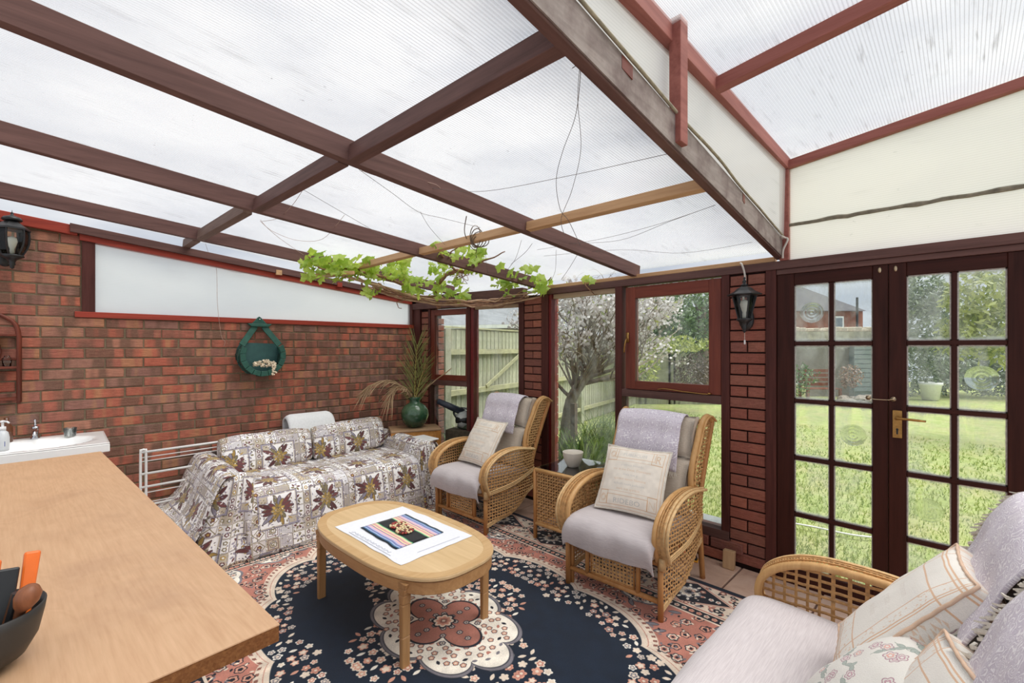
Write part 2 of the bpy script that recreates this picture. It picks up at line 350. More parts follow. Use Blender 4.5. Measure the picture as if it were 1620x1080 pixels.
# left wall: outline rises to the roof before y=.1 and stops at the red sill after it
def zroof(y): return 2.046+SL*(3.256-y)
wl_m = MB(); prof = [(-1.6, -.1), (2.94, -.1), (2.94, 1.705), (.115, 1.705), (.115, 2.36), (-.285, 2.40), (-1.6, 2.52)]
wl_m.prism(prof, lambda a, b, t: (t, a, b), XL-.13, XL+.002)
wall_left = wl_m.build('wall_left', MORT, kind='structure')
full = brick_mesh(.215); half = brick_mesh(.1025)
items = []; rb = random.Random(3)
for k in range(34):
    z = 1.70-.0375-.075*k if k < 24 else 1.70+.0375+.075*(k-24)
    if z < 0: continue
    y = 2.93-(.1125 if k % 2 else 0); edge = .105
    if k < 24:
        ys = 2.935; first = (k % 2 == 1)
        y = ys
        if first: items.append((y-.05125, z, .1025)); y -= .1125
        while y > -1.2: items.append((y-.1075, z, .215)); y -= .225
    else:
        y = edge
        if k % 2:
            if z+.033 < 2.33: items.append((y-.05125, z, .1025))
            y -= .1125
        while y > -1.2:
            if z+.033 < 2.335+(.115-y)*.08: items.append((y-.1075, z, .215))
            y -= .225
def seen(y, z):
    d = math.hypot(XL, y); s_ = 1/d
    if y < -.3: s_ *= .01
    if z < .25: s_ *= .3
    if .9 < y < 2.45 and z < .62: s_ *= .05
    if z < 1.1 and y < .15: s_ *= .1
    return s_
items.sort(key=lambda q: -seen(q[0], q[1]))
rest = MB()
for n_, (y, z, L) in enumerate(items):
    jx = rb.uniform(-.003, .003); me = full if L > .2 else half; jz = rb.uniform(-.0015, .0015)
    if n_ < 298: inst(me, 'brick', wall_left, (XL-.022+jx, y+rb.uniform(-.002, .002), z+jz), (rb.uniform(-.004, .004), 0, PI/2))
    else:
        T = Matrix.Translation((XL-.022+jx, y, z)) @ Matrix.Rotation(PI/2, 4, 'Z'); rest.M = T
        rest.add([v.co for v in me.vertices], [tuple(p.vertices) for p in me.polygons])
rest.build('brickwork', BRICK, wall_left, kind='stuff')
# timber round the long light in the left wall
tr = MB().box(XL-.05, XL+.022, .075, 2.93, 1.700, 1.742).build('trim_1', REDT, bevel=.002, kind='structure')          # red sill
MB().box(XL-.05, XL+.018, .112, .185, 1.742, 2.30).build('trim_2', MAHZ, bevel=.002, kind='structure')                 # post beside the sheet
m = MB(); y0, y1 = .1, 2.95
m.prism([(y0, 2.262), (y1, 1.974), (y1, 2.018), (y0, 2.306)], lambda a, b, t: (t, a, b), XL-.05, XL+.03); tr3 = m.build('trim_3', REDT, bevel=.002, kind='structure')
m = MB(); m.prism([(y0-.05, 2.31), (y1, 2.02), (y1, 2.075), (y0-.05, 2.372)], lambda a, b, t: (t, a, b), XL-.05, XL+.05); m.build('trim_4', MAH, bevel=.002, kind='structure')
m = MB(); m.prism([(-1.6, 2.43), (.09, 2.29), (.09, 2.36), (-1.6, 2.52)], lambda a, b, t: (t, a, b), XL-.05, XL+.035); m.build('trim_5', REDT, bevel=.003, kind='structure')
for yy in (1.42, 2.0, 2.72): MB().box(XL+.02, XL+.055, yy, yy+.05, zroof(yy)-.075, zroof(yy)-.03).build('packing_block', PINE if yy < 2 else REDT, tr3)
m = MB(); m.prism([(.16, 1.73), (2.93, 1.73), (2.93, 2.01), (.16, 2.29)], lambda a, b, t: (t, a, b), XL-.03, XL-.018); m.build('window_1', POLYL, kind='structure')
MB().box(XL-.06, XL+.03, 2.895, 2.99, 1.742, 2.06).build('trim_33', MAHZ, bevel=.002, kind='structure')
# ---- back wall piers
wall_back = empty('wall_back', kind='structure')
pf = brick_mesh(.215, mat=BRICKP); ph = brick_mesh(.1025, mat=BRICKP)
pbk = [0]
def pier(x0, x1, z0, z1, fn, rz, core=True, ph0=0, ztop=1.99, name='pier'):
    """fn(x, off, z) -> point; bricks on the face"""
    w = x1-x0
    k = 0; z = z0+.0375
    while z < z1-.02:
        if w > .2:
            if (k+ph0) % 2: lst = [((x0+x1)/2, pf, w/.217)]
            else: lst = [(x0+w*.25, ph, (w/2-.009)/.1025), (x0+w*.75, ph, (w/2-.009)/.1025)]
        else: lst = [((x0+x1)/2, ph, w/.104)]
        for xc, me, sx in lst:
            inst(me, 'brick', wall_back, fn(xc, -.022, z), (0, 0, rz), (sx, 1, 1)); pbk[0] += 1
        k += 1; z += .075
idn = lambda x, off, z: (x, YB-off, z)
MB().box(-3.08, -2.85, YB+.008, YB+.215, -.1, 1.985).build('mortar_core', MORTD, wall_back)
MB().box(-1.137, -.912, YB+.008, YB+.215, -.1, 1.985).build('mortar_core', MORTD, wall_back)
pier(-3.08, -2.85, .02, 1.97, idn, 0, ph0=0); pier(-1.137, -.912, .02, 1.97, idn, 0, ph0=1)
m = MB(); m.prism([(0.02, -.1), (.25, -.1), (.25, 1.92), (.02, 1.92)], lambda a, b, t: A(a, t, b), -.2, -.008); m.build('mortar_core', MORTD, wall_back)
pier(.13, .235, .02, 1.90, lambda x, off, z: A(x, off, z), math.atan2(TA.y, TA.x))
# plinth course under the window beside the pier, and outside return faces of the piers (seen through the glass)
MB().box(-2.76, -1.14, YB+.01, YB+.2, -.1, .155).build('mortar_core', MORTD, wall_back)
for i in range(8):
    for j, z in enumerate((.045, .12)):
        inst(pf, 'brick', wall_back, (-1.255-.225*i+(.1 if j else 0), YB-.018+.02, z), (0, 0, 0), (.97, 1, 1)) if -1.255-.225*i > -2.7 else None
for k in range(26):   # right side of the left pier, outside
    inst(ph, 'brick', wall_back, (-2.852+.012, YB+.15, .057+.075*k), (0, 0, PI/2), (1, 1, 1))
for k in range(24):
    inst(ph, 'brick', wall_back, A(.262, -.15, .057+.075*k), (0, 0, math.atan2(TA.y, TA.x)+PI/2))
# ---- plates, posts, window frames on the straight part
def tb(name, mat, x0, x1, y0, y1, z0, z1, parent=None, bev=.002, **k):
    return MB().box(x0, x1, y0, y1, z0, z1).build(name, mat, parent, bevel=bev, **k)
tb('trim_6', MAHX, -2.86, 1.2, YB-.022, YB+.08, 1.978, 2.03, kind='structure')                      # head plate
tb('trim_7', MAHX, -.85, 1.2, YB-.01, YB+.06, 1.945, 1.977, kind='structure')                      # door head stop
tb('trim_8', PINE, -2.85, -.86, YB-.012, YB+.04, 2.032, 2.062, kind='structure')                   # pine packer
tb('trim_9', MAHZ, -.912, -.852, YB-.015, YB+.1, 0, 1.978, kind='structure')                       # door post
tb('trim_10', MAHZ, -2.846, -2.765, YB-.015, YB+.06, .0, 1.978, kind='structure')                  # post right of left pier
tb('trim_11', plain('deep red gloss', C(112, 34, 34), .35, var=.1), -2.765, -2.735, YB-.0, YB+.09, .0, 1.978, kind='structure')
tb('trim_12', MAHZ, -2.035, -1.972, YB-.02, YB+.09, .165, 1.978, kind='structure')                 # post between fixed light and casement
tb('trim_13', MAHZ, -1.19, -1.137, YB-.016, YB+.09, .165, 1.978, kind='structure')
tb('trim_14', MAHX, -2.74, -1.137, YB-.02, YB+.1, .155, .215, kind='structure')                    # bottom cill
tb('trim_15', MAHX, -1.972, -1.19, YB-.02, YB+.09, 1.085, 1.142, kind='structure')                 # transom
tb('trim_16', wood('bleached inner bead', C(176, 150, 120), C(200, 178, 148), 0, .6), -2.735, -2.035, YB+.03, YB+.07, 1.936, 1.978, kind='structure')
tb('trim_17', GALV, -1.972, -1.19, YB+.11, YB+.26, .13, .20, kind='structure')                     # outside metal cill
# fixed light with tall pane
tb('window_2', GLASS, -2.74, -2.03, YB+.045, YB+.051, .21, 1.94, bev=0, kind='structure')
tb('window_3', GLASS, -1.975, -1.187, YB+.045, YB+.051, .21, 1.09, bev=0, kind='structure')
# opening casement
w4 = empty('window_4', kind='structure')
def frame(parent, x0, x1, z0, z1, y0, y1, sw, tw, bw, mz, mx, name='casement'):
    tb(name+'_stile', mz, x0, x0+sw, y0, y1, z0, z1, parent); tb(name+'_stile', mz, x1-sw, x1, y0, y1, z0, z1, parent)
    tb(name+'_top_rail', mx, x0+sw, x1-sw, y0, y1, z1-tw, z1, parent); tb(name+'_bottom_rail', mx, x0+sw, x1-sw, y0, y1, z0, z0+bw, parent)
frame(w4, -1.945, -1.195, 1.146, 1.965, YB-.004, YB+.05, .085, .092, .066, CASEM, CASEX)
tb('pane', GLASS, -1.862, -1.278, YB+.02, YB+.026, 1.21, 1.875, w4, 0)
m = MB(); m.tube(catmull([(-1.925, YB-.01, 1.55), (-1.922, YB-.04, 1.535), (-1.93, YB-.045, 1.49), (-1.94, YB-.035, 1.44)], 5), [.007]*16, 8); m.box(-1.937, -1.913, YB-.012, YB-.003, 1.52, 1.60)
m.build('window_handle', BRASS, w4, True)
m = MB(); m.tube(catmull([(-1.66, YB-.02, 1.158), (-1.6, YB-.03, 1.168), (-1.45, YB-.03, 1.157), (-1.32, YB-.028, 1.15), (-1.27, YB-.02, 1.15)], 5), .004, 6)
m.lathe([(.001, -.006), (.012, -.004), (.012, .004), (.001, .006)], (-1.27, YB-.02, 1.155), 10); m.build('window_stay', BRASS, w4, True)
# ---- slanting section
def ab(name, mat, s0, s1, o0, o1, z0, z1, parent=None, bev=.002, **k):
    m = MB(); m.prism([(s0, z0), (s1, z0), (s1, z1), (s0, z1)], lambda a, b, t: A(a, t, b), o0, o1); return m.build(name, mat, parent, bevel=bev, **k)
ab('trim_18', MAHX, .0, 1.53, -.1, .045, 1.918, 1.985, kind='structure')
ab('trim_32', MAHX, .0, 1.5, -.09, .0, 1.985, 2.075, kind='structure')
ab('trim_19', MAHZ, .03, .125, -.06, .03, .0, 1.92, kind='structure')
ab('trim_20', MAHZ, .235, .268, -.12, .012, .0, 1.92, kind='structure')
ab('trim_21', MAHZ, .80, .845, -.09, .015, .0, 1.92, kind='structure')
ab('trim_22', bpy.data.materials['deep red gloss'], .845, .885, -.09, .004, .0, 1.92, kind='structure')
ab('trim_23', MAHZ, 1.455, 1.515, -.09, .01, .0, 1.92, kind='structure')
ab('trim_24', MAHX, .265, 1.46, -.1, .015, .10, .17, kind='structure')
ab('trim_25', MAHX, .265, .80, -.09, .015, 1.055, 1.112, kind='structure')
ab('trim_26', bpy.data.materials['bleached inner bead'], .885, 1.46, -.06, -.02, 1.885, 1.92, kind='structure')
ab('window_5', GLASS, .26, .81, -.06, -.054, .16, 1.07, bev=0, kind='structure')
ab('window_6', GLASS, .88, 1.46, -.06, -.054, .16, 1.90, bev=0, kind='structure')
w7 = empty('window_7', kind='structure')
for nm, s0, s1, z0, z1, mm in (('casement_stile', .268, .325, 1.112, 1.905, CASEM), ('casement_stile', .775, .80, 1.112, 1.905, CASEM), ('casement_top_rail', .325, .775, 1.84, 1.905, CASEX), ('casement_bottom_rail', .325, .775, 1.112, 1.172, CASEX)):
    ab(nm, mm, s0, s1, -.05, .002, z0, z1, w7)
ab('pane', GLASS, .32, .78, -.03, -.024, 1.165, 1.845, w7, 0)
# ---- doors
def door(n, x0, x1, cols, name):
    d = empty(name, (x0, YB+.05, 0), kind='structure'); w = x1-x0
    zb = (.0, .10, .445, .79, 1.175, 1.535, 1.875, 1.945)    # not used directly
    c0, c1 = cols
    bars = [0.145, .478, .826, 1.178, 1.522, 1.885]
    t_ = .022
    def bx(nm, mt, a, b, z0, z1, y0=-.05, y1=-.006, bev=.003): return MB().box(a-x0, b-x0, y0, y1, z0, z1).build(nm, mt, d, bevel=bev)
    bx('door_stile', DOORM, x0, c0, .01, 1.945); bx('door_stile', DOORM, c1, x1, .01, 1.945)
    bx('top_rail', DOORX, c0, c1, 1.872, 1.945); bx('bottom_rail', DOORX, c0, c1, .01, .10)
    mid = (c0+c1)/2
    bx('glazing_bar', DOORM, mid-.011, mid+.011, .10, 1.872, -.046, -.01)
    zs = [.10, .435, .79, 1.147, 1.505, 1.872]
    for z in zs[1:-1]: bx('glazing_bar', DOORX, c0, c1, z-.012, z+.012, -.048, -.01)
    for r_ in range(5):
        for cc, (a, b) in enumerate(((c0, mid-.011), (mid+.011, c1))):
            z0 = zs[r_]+(.012 if r_ else 0); z1 = zs[r_+1]-(.012 if r_ < 4 else 0)
            p = MB().box(a-x0-.004, b-x0+.004, -.028, -.024, z0-.004, z1+.004).build('pane', GLASSD, d)
            bd = MB(); e = .006    # putty line round the pane
            for (q0, q1, w0, w1) in ((a, b, z0, z0+e), (a, b, z1-e, z1), (a, a+e, z0, z1), (b-e, b, z0, z1)): bd.box(q0-x0, q1-x0, -.034, -.030, w0, w1)
            bd.build('putty_line', PUTTY, p)
            if (n, 4-r_, cc) in ((1, 0, 0), (1, 2, 1), (2, 1, 1), (2, 3, 0)):
                bl = MB(); cx = (a+b)/2-x0; cz = (z0+z1)/2; pr = []
                for q in range(40):
                    rr = q/39*.062; pr.append((max(rr, .0005), .004+.0035*math.cos(rr*2*PI/.019)*(1-rr/.07)+(.006*math.exp(-(rr/.008)**2))))
                pr.append((.062, 0)); bl.lathe(pr, (cx, -.028, cz), 36, axis=(0, -1, 0)); bl.build('bullion', BULL, p, True)
    return d
PUTTY = plain('dusty putty', C(196, 192, 184), .8, var=.25, vs=80)
def bullmat():
    t = NT('bullion glass'); g = t.new('ShaderNodeBsdfGlass'); g.inputs['IOR'].default_value = 1.25; g.inputs['Roughness'].default_value = .02; g.inputs['Color'].default_value = (.96, .99, .98, 1)
    tp = t.new('ShaderNodeBsdfTransparent'); m = t.new('ShaderNodeMixShader'); m.inputs[0].default_value = .45; t.link(g.outputs[0], m.inputs[1]); t.link(tp.outputs[0], m.inputs[2]); t.link(m.outputs[0], t.out.inputs[0]); return t.m
BULL = bullmat()
d1 = door(1, -.85, -.2985, (-.754, -.367), 'door_1'); d2 = door(2, -.2965, .243, (-.221, .150), 'door_2')
tb('trim_27', MAHZ, .245, .33, YB-.015, YB+.1, 0, 1.978, kind='structure')
tb('trim_28', DOORX, -.85, .25, YB-.01, YB+.12, -.01, .012, kind='structure')
# hardware
m = MB(); m.box(.018, .058, -.064, -.05, .985, 1.135); hp = m.build('lock_plate', BRASS, d2, bevel=.001)
MB().box(.034, .042, -.0655, -.063, 1.005, 1.03).lathe([(.006, 0), (.006, .002)], (.038, -.0635, 1.032), 10, axis=(0, -1, 0)).build('keyhole', BLACKM, hp)
m = MB(); m.lathe([(.009, 0), (.009, .035), (.008, .038)], (.038, -.062, 1.095), 12, axis=(0, -1, 0)); m.tube(catmull([(.036, -.1, 1.095), (.07, -.103, 1.096), (.12, -.10, 1.094), (.155, -.092, 1.092)], 4), [.0075]*10+[.006]*3, 8, flat=.8); m.build('door_handle', BRASS, hp, True)
for dd, xx in ((d1, .465), (d2, .0205)):
    m = MB(); m.lathe([(.013, 0), (.013, .004), (.005, .005), (.005, .02)], (xx, -.05, 1.195), 14, axis=(0, -1, 0)); m.build('hook_eye', STEEL, dd, True)
m = MB(); x0 = .465; m.tube([(x0, -.068, 1.195), (x0+.03, -.07, 1.189), (x0+.09, -.07, 1.19), (x0+.106, -.068, 1.195), (x0+.112, -.066, 1.201)], .0025, 6); m.build('cabin_hook', STEEL, d1, True)
for dd, xx in ((d1, .515), (d2, .03)):
    m = MB(); m.lathe([(.011, 0), (.011, .003), (.004, .004)], (xx, -.05, 1.915), 12, axis=(0, -1, 0), sx=.7, sy=1.5); m.build('escutcheon', STEEL, dd, True)
# ---- clear sheet over the doors, and upper roof
tb('trim_29', REDY, -.828, -.778, YB-.03, YB+.03, 2.03, 2.60, kind='structure')     # corner post
m = MB(); m.prism([(-.80, 2.03), (1.25, 2.03), (1.25, 2.83), (-.80, 2.60)], lambda a, b, t: (a, t, b), YB, YB+.012); m.build('window_8', POLYC, kind='structure')
m = MB()
pts = [(-.78+.05*i, YB-.006+.004*nz(i*.7), 2.25+.008*nz(i*.9, 3)) for i in range(41)]
m.tube(pts, [.010+.007*abs(nz(i*1.3, 7)) for i in range(41)], 6, flat=1); m.build('trim_30', plain('dirty sealant', C(126, 120, 104), .9, var=.35, vs=25), kind='structure')
up = empty('ceiling_upper', kind='structure'); RU = .113
def uz(x): return 2.603+RU*(x+.80)
MB().beam((-.8, YB-.005, uz(-.8)+.025), (1.4, YB-.005, uz(1.4)+.025), .05, .05).build('rafter', REDX, up, bevel=.002)
for yy in (2.05, .9, -.2): MB().beam((-.77, yy, uz(-.77)+.028), (1.5, yy, uz(1.5)+.028), .05, .056).build('rafter', REDX, up, bevel=.002)
MB().beam((-.803, 3.3, 2.64), (-.765, -.6, 2.66), .05, .075).build('wall_plate', REDY, up, bevel=.002)
for (ya, yb_) in ((3.34, 2.05), (2.05, .9), (.9, -.25), (-.25, -1.4)):
    m = MB(); v = []
    for x in (-.86, 1.5):
        for y in (ya, yb_):
            for dz in (.066, .076): v.append((x, y, uz(x)+dz))
    m.add(v, [(0, 1, 3, 2), (4, 6, 7, 5), (0, 4, 5, 1), (2, 3, 7, 6), (0, 2, 6, 4), (1, 5, 7, 3)]); m.build('roof_sheet', POLY, up)
# beam between low and high roof
bb = empty('ceiling_beam', kind='structure')
def BX(y): return -.835+.037*(3.24-y)
def BZ(y): return 2.043+SL*(3.256-y)
m = MB(); m.beam((BX(3.27), 3.27, BZ(3.27)+.0625), (BX(-1.4), -1.4, BZ(-1.4)+.0625), .036, .125); m.build('beam', MAH, bb, bevel=.002)
m = MB(); m.beam((BX(3.25)+.021, 3.25, BZ(3.25)+.068), (BX(-1.4)+.021, -1.4, BZ(-1.4)+.068), .005, .118); m.build('weathered_face', GREYW, bb)
for y_, s_ in ((1.24, .045), (2.42, .022)):
    m = MB(); x = BX(y_)+.026; m.add([(x, y_-s_*.7, BZ(y_)+.085), (x, y_+s_*.7, BZ(y_)+.075), (x, y_+s_*.7, BZ(y_)+.115), (x, y_-s_*.7, BZ(y_)+.125), (x-.01, y_-s_*.7, BZ(y_)+.085), (x-.01, y_+s_*.7, BZ(y_)+.075), (x-.01, y_+s_*.7, BZ(y_)+.115), (x-.01, y_-s_*.7, BZ(y_)+.125)], [(0, 1, 2, 3), (7, 6, 5, 4), (0, 4, 5, 1), (1, 5, 6, 2), (2, 6, 7, 3), (3, 7, 4, 0)]); m.build('joist_end', CASEM, bb)
# upright holding the plate to the beam
m = MB(); m.box(-.775, -.73, 1.60, 1.66, 2.235, 2.70); m.build('hanger_post', REDY, bb, bevel=.002)
m = MB(); m.add([(-.815, 3.25, 2.16), (-.815, -1.4, 2.62), (-.80, -1.4, 2.66), (-.805, 3.25, 2.62), (-.803, 3.25, 2.16), (-.803, -1.4, 2.62), (-.788, -1.4, 2.66), (-.793, 3.25, 2.62)], [(0, 1, 2, 3), (7, 6, 5, 4), (0, 4, 5, 1), (1, 5, 6, 2), (2, 6, 7, 3), (3, 7, 4, 0)]); m.build('side_light', POLYC, bb)
m = MB(); m.tube(catmull([(BX(y)+.03+.006*nz(y*3), y, BZ(y)+.135+.018*nz(y*2.2, 5)) for y in (.6, .9, 1.1, 1.3, 1.5, 1.7, 1.9, 2.1, 2.3, 2.5, 2.7, 2.9, 3.1, 3.22)], 4), .006, 6); m.build('cable_run', plain('dirty cable', C(150, 140, 118), .7, var=.3), bb, True)
# low roof
low = empty('ceiling', kind='structure')
def rafter(xa, xb, ya=3.30, yb_=-1.5, w=.045, h=.095):
    m = MB(); m.beam((xa, ya, 2.046+SL*(3.256-ya)+h/2), (xb, yb_, 2.046+SL*(3.256-yb_)+h/2), w, h); return m.build('rafter', MAH, low, bevel=.002)
rafter(-1.865, -1.93); rafter(-2.90, -3.10, w=.045); rafter(-4.02, -4.26, ya=3.10)
def nog(xa, ya, xb, yb_, mat, w=.045, h=.045, drop=0):
    m = MB(); m.beam((xa, ya, zroof(ya)+h/2+drop), (xb, yb_, zroof(yb_)+h/2+drop), w, h, up=(0, SL, 1)); return m.build('noggin', mat, low, bevel=.002)
nog(-.765, .957, -1.89, .905, MAHX, .05, .075); nog(-1.93, .885, -3.0, .835, MAHX, .05, .075)
GN = wood('worn noggin timber', C(92, 70, 62), C(128, 104, 92), 0, .7)
nog(-3.08, .81, -4.16, .76, GN, .05, .075); nog(-4.2, .75, -4.56, .74, GN, .05, .07)
nog(-.80, 2.031, -1.86, 2.0, PINE, .045, .05, .01); nog(-1.91, 1.985, -2.95, 1.955, PINE, .045, .05, .01); nog(-3.0, 1.94, -4.06, 1.92, PINE, .045, .05, .01)
bays = [(-.87, -1.865, -.79, -1.93), (-1.865, -2.90, -1.93, -3.10), (-2.90, -4.02, -3.10, -4.26), (-4.02, -4.66, -4.26, -4.66)]
for xa, xb, xc, xd in bays:
    m = MB(); v = []
    for (x, y) in ((xa, 3.42), (xc, -1.5), (xd, -1.5), (xb, 3.42)):
        for dz in (.097, .107): v.append((x, y, zroof(y)+dz))
    m.add(v, [(0, 2, 4, 6), (7, 5, 3, 1), (0, 1, 3, 2), (2, 3, 5, 4), (4, 5, 7, 6), (6, 7, 1, 0)]); m.build('roof_sheet', POLY, low)
# the house behind the camera end of the low roof: nothing of it is in the picture
# ================================================================ PAINTED CLOTHS (numpy)
def rgbv(r, g, b): return np.array([r, g, b], np.float32)/255
class Paint:
    def __init__(s, w, h, px, col):   # w,h metres, px metres per pixel
        s.px = px; s.W = int(round(w/px)); s.H = int(round(h/px)); s.a = np.zeros((s.H, s.W, 3), np.float32); s.a[:] = col
        s.Y, s.X = np.mgrid[0:s.H, 0:s.W].astype(np.float32); s.X = (s.X+.5)*px; s.Y = (s.Y+.5)*px
    def put(s, m, col, sl=None):
        t = s.a if sl is None else s.a[sl]; m = np.clip(m, 0, 1)[..., None]; t += (col-t)*m
    def win(s, x, y, r):
        i0 = max(0, int((y-r)/s.px)); i1 = min(s.H, int((y+r)/s.px)+2); j0 = max(0, int((x-r)/s.px)); j1 = min(s.W, int((x+r)/s.px)+2)
        if i0 >= i1 or j0 >= j1: return None
        sl = (slice(i0, i1), slice(j0, j1)); return sl, s.X[sl]-x, s.Y[sl]-y
    def flower(s, x, y, r, n, cols, ph=0, out=None, wob=.25):
        q = s.win(x, y, r*1.35)
        if q is None: return
        sl, dx, dy = q; d = np.hypot(dx, dy); a = np.arctan2(dy, dx)+ph; k = s.px
        R_ = r*(1-wob+wob*np.abs(np.cos(a*n/2)))
        if out is not None: s.put((R_+.006*(r/.03)-d)/k+.5, out, sl)
        m = len(cols)
        for i, c in enumerate(cols): s.put((R_*(1-i/m)-d)/k+.5, c, sl)
    def leaf(s, x, y, L, w, a, col, out=None):
        q = s.win(x, y, L)
        if q is None: return
        sl, dx, dy = q; u = dx*math.cos(a)+dy*math.sin(a); v = -dx*math.sin(a)+dy*math.cos(a)
        t = np.clip(u/L+.5, 0, 1); hw = w*np.abs(np.sin(PI*t))**.8; inn = (t > 0) & (t < 1)
        if out is not None: s.put(((hw+.003-np.abs(v))/s.px+.5)*inn, out, sl)
        s.put(((hw-np.abs(v))/s.px+.5)*inn, col, sl)
    def stroke(s, pts, w, col):
        for (x0, y0), (x1, y1) in zip(pts[:-1], pts[1:]):
            cx, cy = (x0+x1)/2, (y0+y1)/2; r = math.hypot(x1-x0, y1-y0)/2+w*2; q = s.win(cx, cy, r)
            if q is None: continue
            sl, dx, dy = q; vx, vy = x1-x0, y1-y0; L2 = max(vx*vx+vy*vy, 1e-9)
            t = np.clip(((dx+cx-x0)*vx+(dy+cy-y0)*vy)/L2, 0, 1); d = np.hypot(dx+cx-x0-t*vx, dy+cy-y0-t*vy); s.put((w/2-d)/s.px+.5, col, sl)
    def rect(s, x0, x1, y0, y1, col, out=None, ow=.004):
        if out is not None: s.put(((s.X > x0-ow) & (s.X < x1+ow) & (s.Y > y0-ow) & (s.Y < y1+ow)).astype(np.float32), out)
        s.put(((s.X > x0) & (s.X < x1) & (s.Y > y0) & (s.Y < y1)).astype(np.float32), col)
def vnoise(h, w, sy, sx, seed):
    g = np.random.RandomState(seed).rand(sy+1, sx+1).astype(np.float32)
    y = np.linspace(0, sy-1e-3, h); x = np.linspace(0, sx-1e-3, w); yi = y.astype(int); xi = x.astype(int); fy = (y-yi)[:, None]; fx = (x-xi)[None]
    fy = fy*fy*(3-2*fy); fx = fx*fx*(3-2*fx)
    return (g[yi][:, xi]*(1-fy)*(1-fx)+g[yi+1][:, xi]*fy*(1-fx)+g[yi][:, xi+1]*(1-fy)*fx+g[yi+1][:, xi+1]*fy*fx)
NAVY = rgbv(20, 32, 48); CREAM = rgbv(222, 205, 186); PINK = rgbv(184, 122, 106); SALM = rgbv(206, 150, 128); GREYB = rgbv(120, 116, 122); INK = rgbv(28, 30, 40); WHT = rgbv(236, 228, 214)
def rug_image():
    P = Paint(1.83, 1.40, .0025, NAVY); rr = random.Random(5); X, Y = P.X, P.Y
    th = np.arctan2(Y/.86, X/1.30)
    rho = np.hypot(X/1.30, Y/.86); lob = 1-.075+.075*np.abs(np.cos(th*6))**.7+.03*np.cos(th*2)
    e = (rho/lob-1)                       # <0 inside the navy field
    P.put((e/.004+.5), CREAM); hatch = (np.sin(th*190) > .2)*(e > .055)*(e < .075)
    P.put(hatch.astype(np.float32), PINK*.75)
    P.put((e-.028)/.004*(e < .034), PINK)
    P.put((e-.078)/.004, PINK)
    sp = e > .078
    # spandrel motifs
    def ok(x, y, lo, hi):
        i = min(P.H-1, int(y/P.px)); j = min(P.W-1, int(x/P.px)); return lo < e[i, j] < hi
    PP = []
    for _ in range(5200):
        x = rr.uniform(0, 1.5); y = rr.uniform(0, 1.0)
        if ok(x, y, .10, 9) and all((x-a)**2+(y-b)**2 > .062**2 for a, b in PP):
            PP.append((x, y)); k = rr.random()
            if k < .5: P.flower(x, y, .024, 5, [SALM, INK], rr.random()*6, INK)
            elif k < .8: P.flower(x, y, .026, 6, [CREAM, PINK, INK], rr.random()*6, INK)
            else: P.leaf(x, y, .07, .012, rr.random()*6, GREYB, INK)
            for q in range(3): P.leaf(x+rr.uniform(-.035, .035), y+rr.uniform(-.035, .035), .022, .006, rr.random()*6, rr.choice([INK, CREAM, GREYB]))
    # corner arcs with cream ground
    for (cx, cy, r) in ((1.36, .80, .20), (1.5, .40, .14), (.62, 1.02, .13)):
        d = np.hypot(X-cx, (Y-cy)*1.15); a_ = np.arctan2(Y-cy, X-cx); R_ = r*(.9+.1*np.abs(np.cos(a_*4)))
        msk = (e > .09)
        P.put(((R_+.016-d)/P.px)*msk, GREYB); P.put(((R_-d)/P.px)*msk, WHT)
        for _ in range(150):
            t = rr.random()*6.28; q = r*math.sqrt(rr.random())*.85; x, y = cx+q*math.cos(t), cy+q*math.sin(t)/1.15
            if ok(x, y, .1, 9): (P.flower(x, y, .016, 5, [CREAM, PINK], 0, INK) if rr.random() < .35 else P.leaf(x, y, .026, .007, rr.random()*6, rr.choice([INK, INK, GREYB])))
    # borders
    def band(a, b, col):  # distance from edge between a and b
        dist = np.minimum(1.83-X, 1.40-Y); P.put(((dist > a) & (dist < b)).astype(np.float32), col); return dist
    band(0, .40, NAVY); band(.325, .40, CREAM)
    dist = band(.335, .388, INK)
    for t in np.arange(0.02, 1.83, .042):
        for (x, y) in ((t, 1.40-.362), (1.83-.362, t*.76)):
            if min(1.83-x, 1.40-y) > .34: P.flower(x, y, .0165, 5, [rr.choice([CREAM, SALM]), PINK], t, None)
    band(.315, .325, PINK); band(.045, .315, CREAM); band(.037, .045, PINK)
    dd = np.minimum(1.83-X, 1.40-Y)
    # cartouches along the band
    for i, c in enumerate(np.arange(.27, 2.0, .54)):
        for hor in (0, 1):
            cx, cy = (c, 1.40-.18) if hor else (1.83-.18, c-.1)
            if (not hor and cy > 1.16) or (hor and cx > 1.6): continue
            u = (X-cx) if hor else (Y-cy); v = (Y-cy) if hor else (X-cx)
            f = np.abs(u)/.24+np.abs(v)/.125; m = (dd > .05) & (dd < .315)
            P.put((1.12-f)*40*m, PINK); P.put((1.0-f)*40*m, INK); P.put((np.abs(f-1.03) < .02)*m*1.0, CREAM)
            P.flower(cx, cy, .062, 10, [WHT, CREAM, GREYB, INK], 0, GREYB)
            for k in range(10):
                a_ = k*PI/5; P.leaf(cx+.085*math.cos(a_), cy+.085*math.sin(a_), .03, .009, a_, WHT)
            for k in (-1, 1):
                for w in (.13, .17):
                    if hor: P.flower(cx+k*w, cy, .016, 5, [WHT, PINK], 0)
                    else: P.flower(cx, cy+k*w, .016, 5, [WHT, PINK], 0)
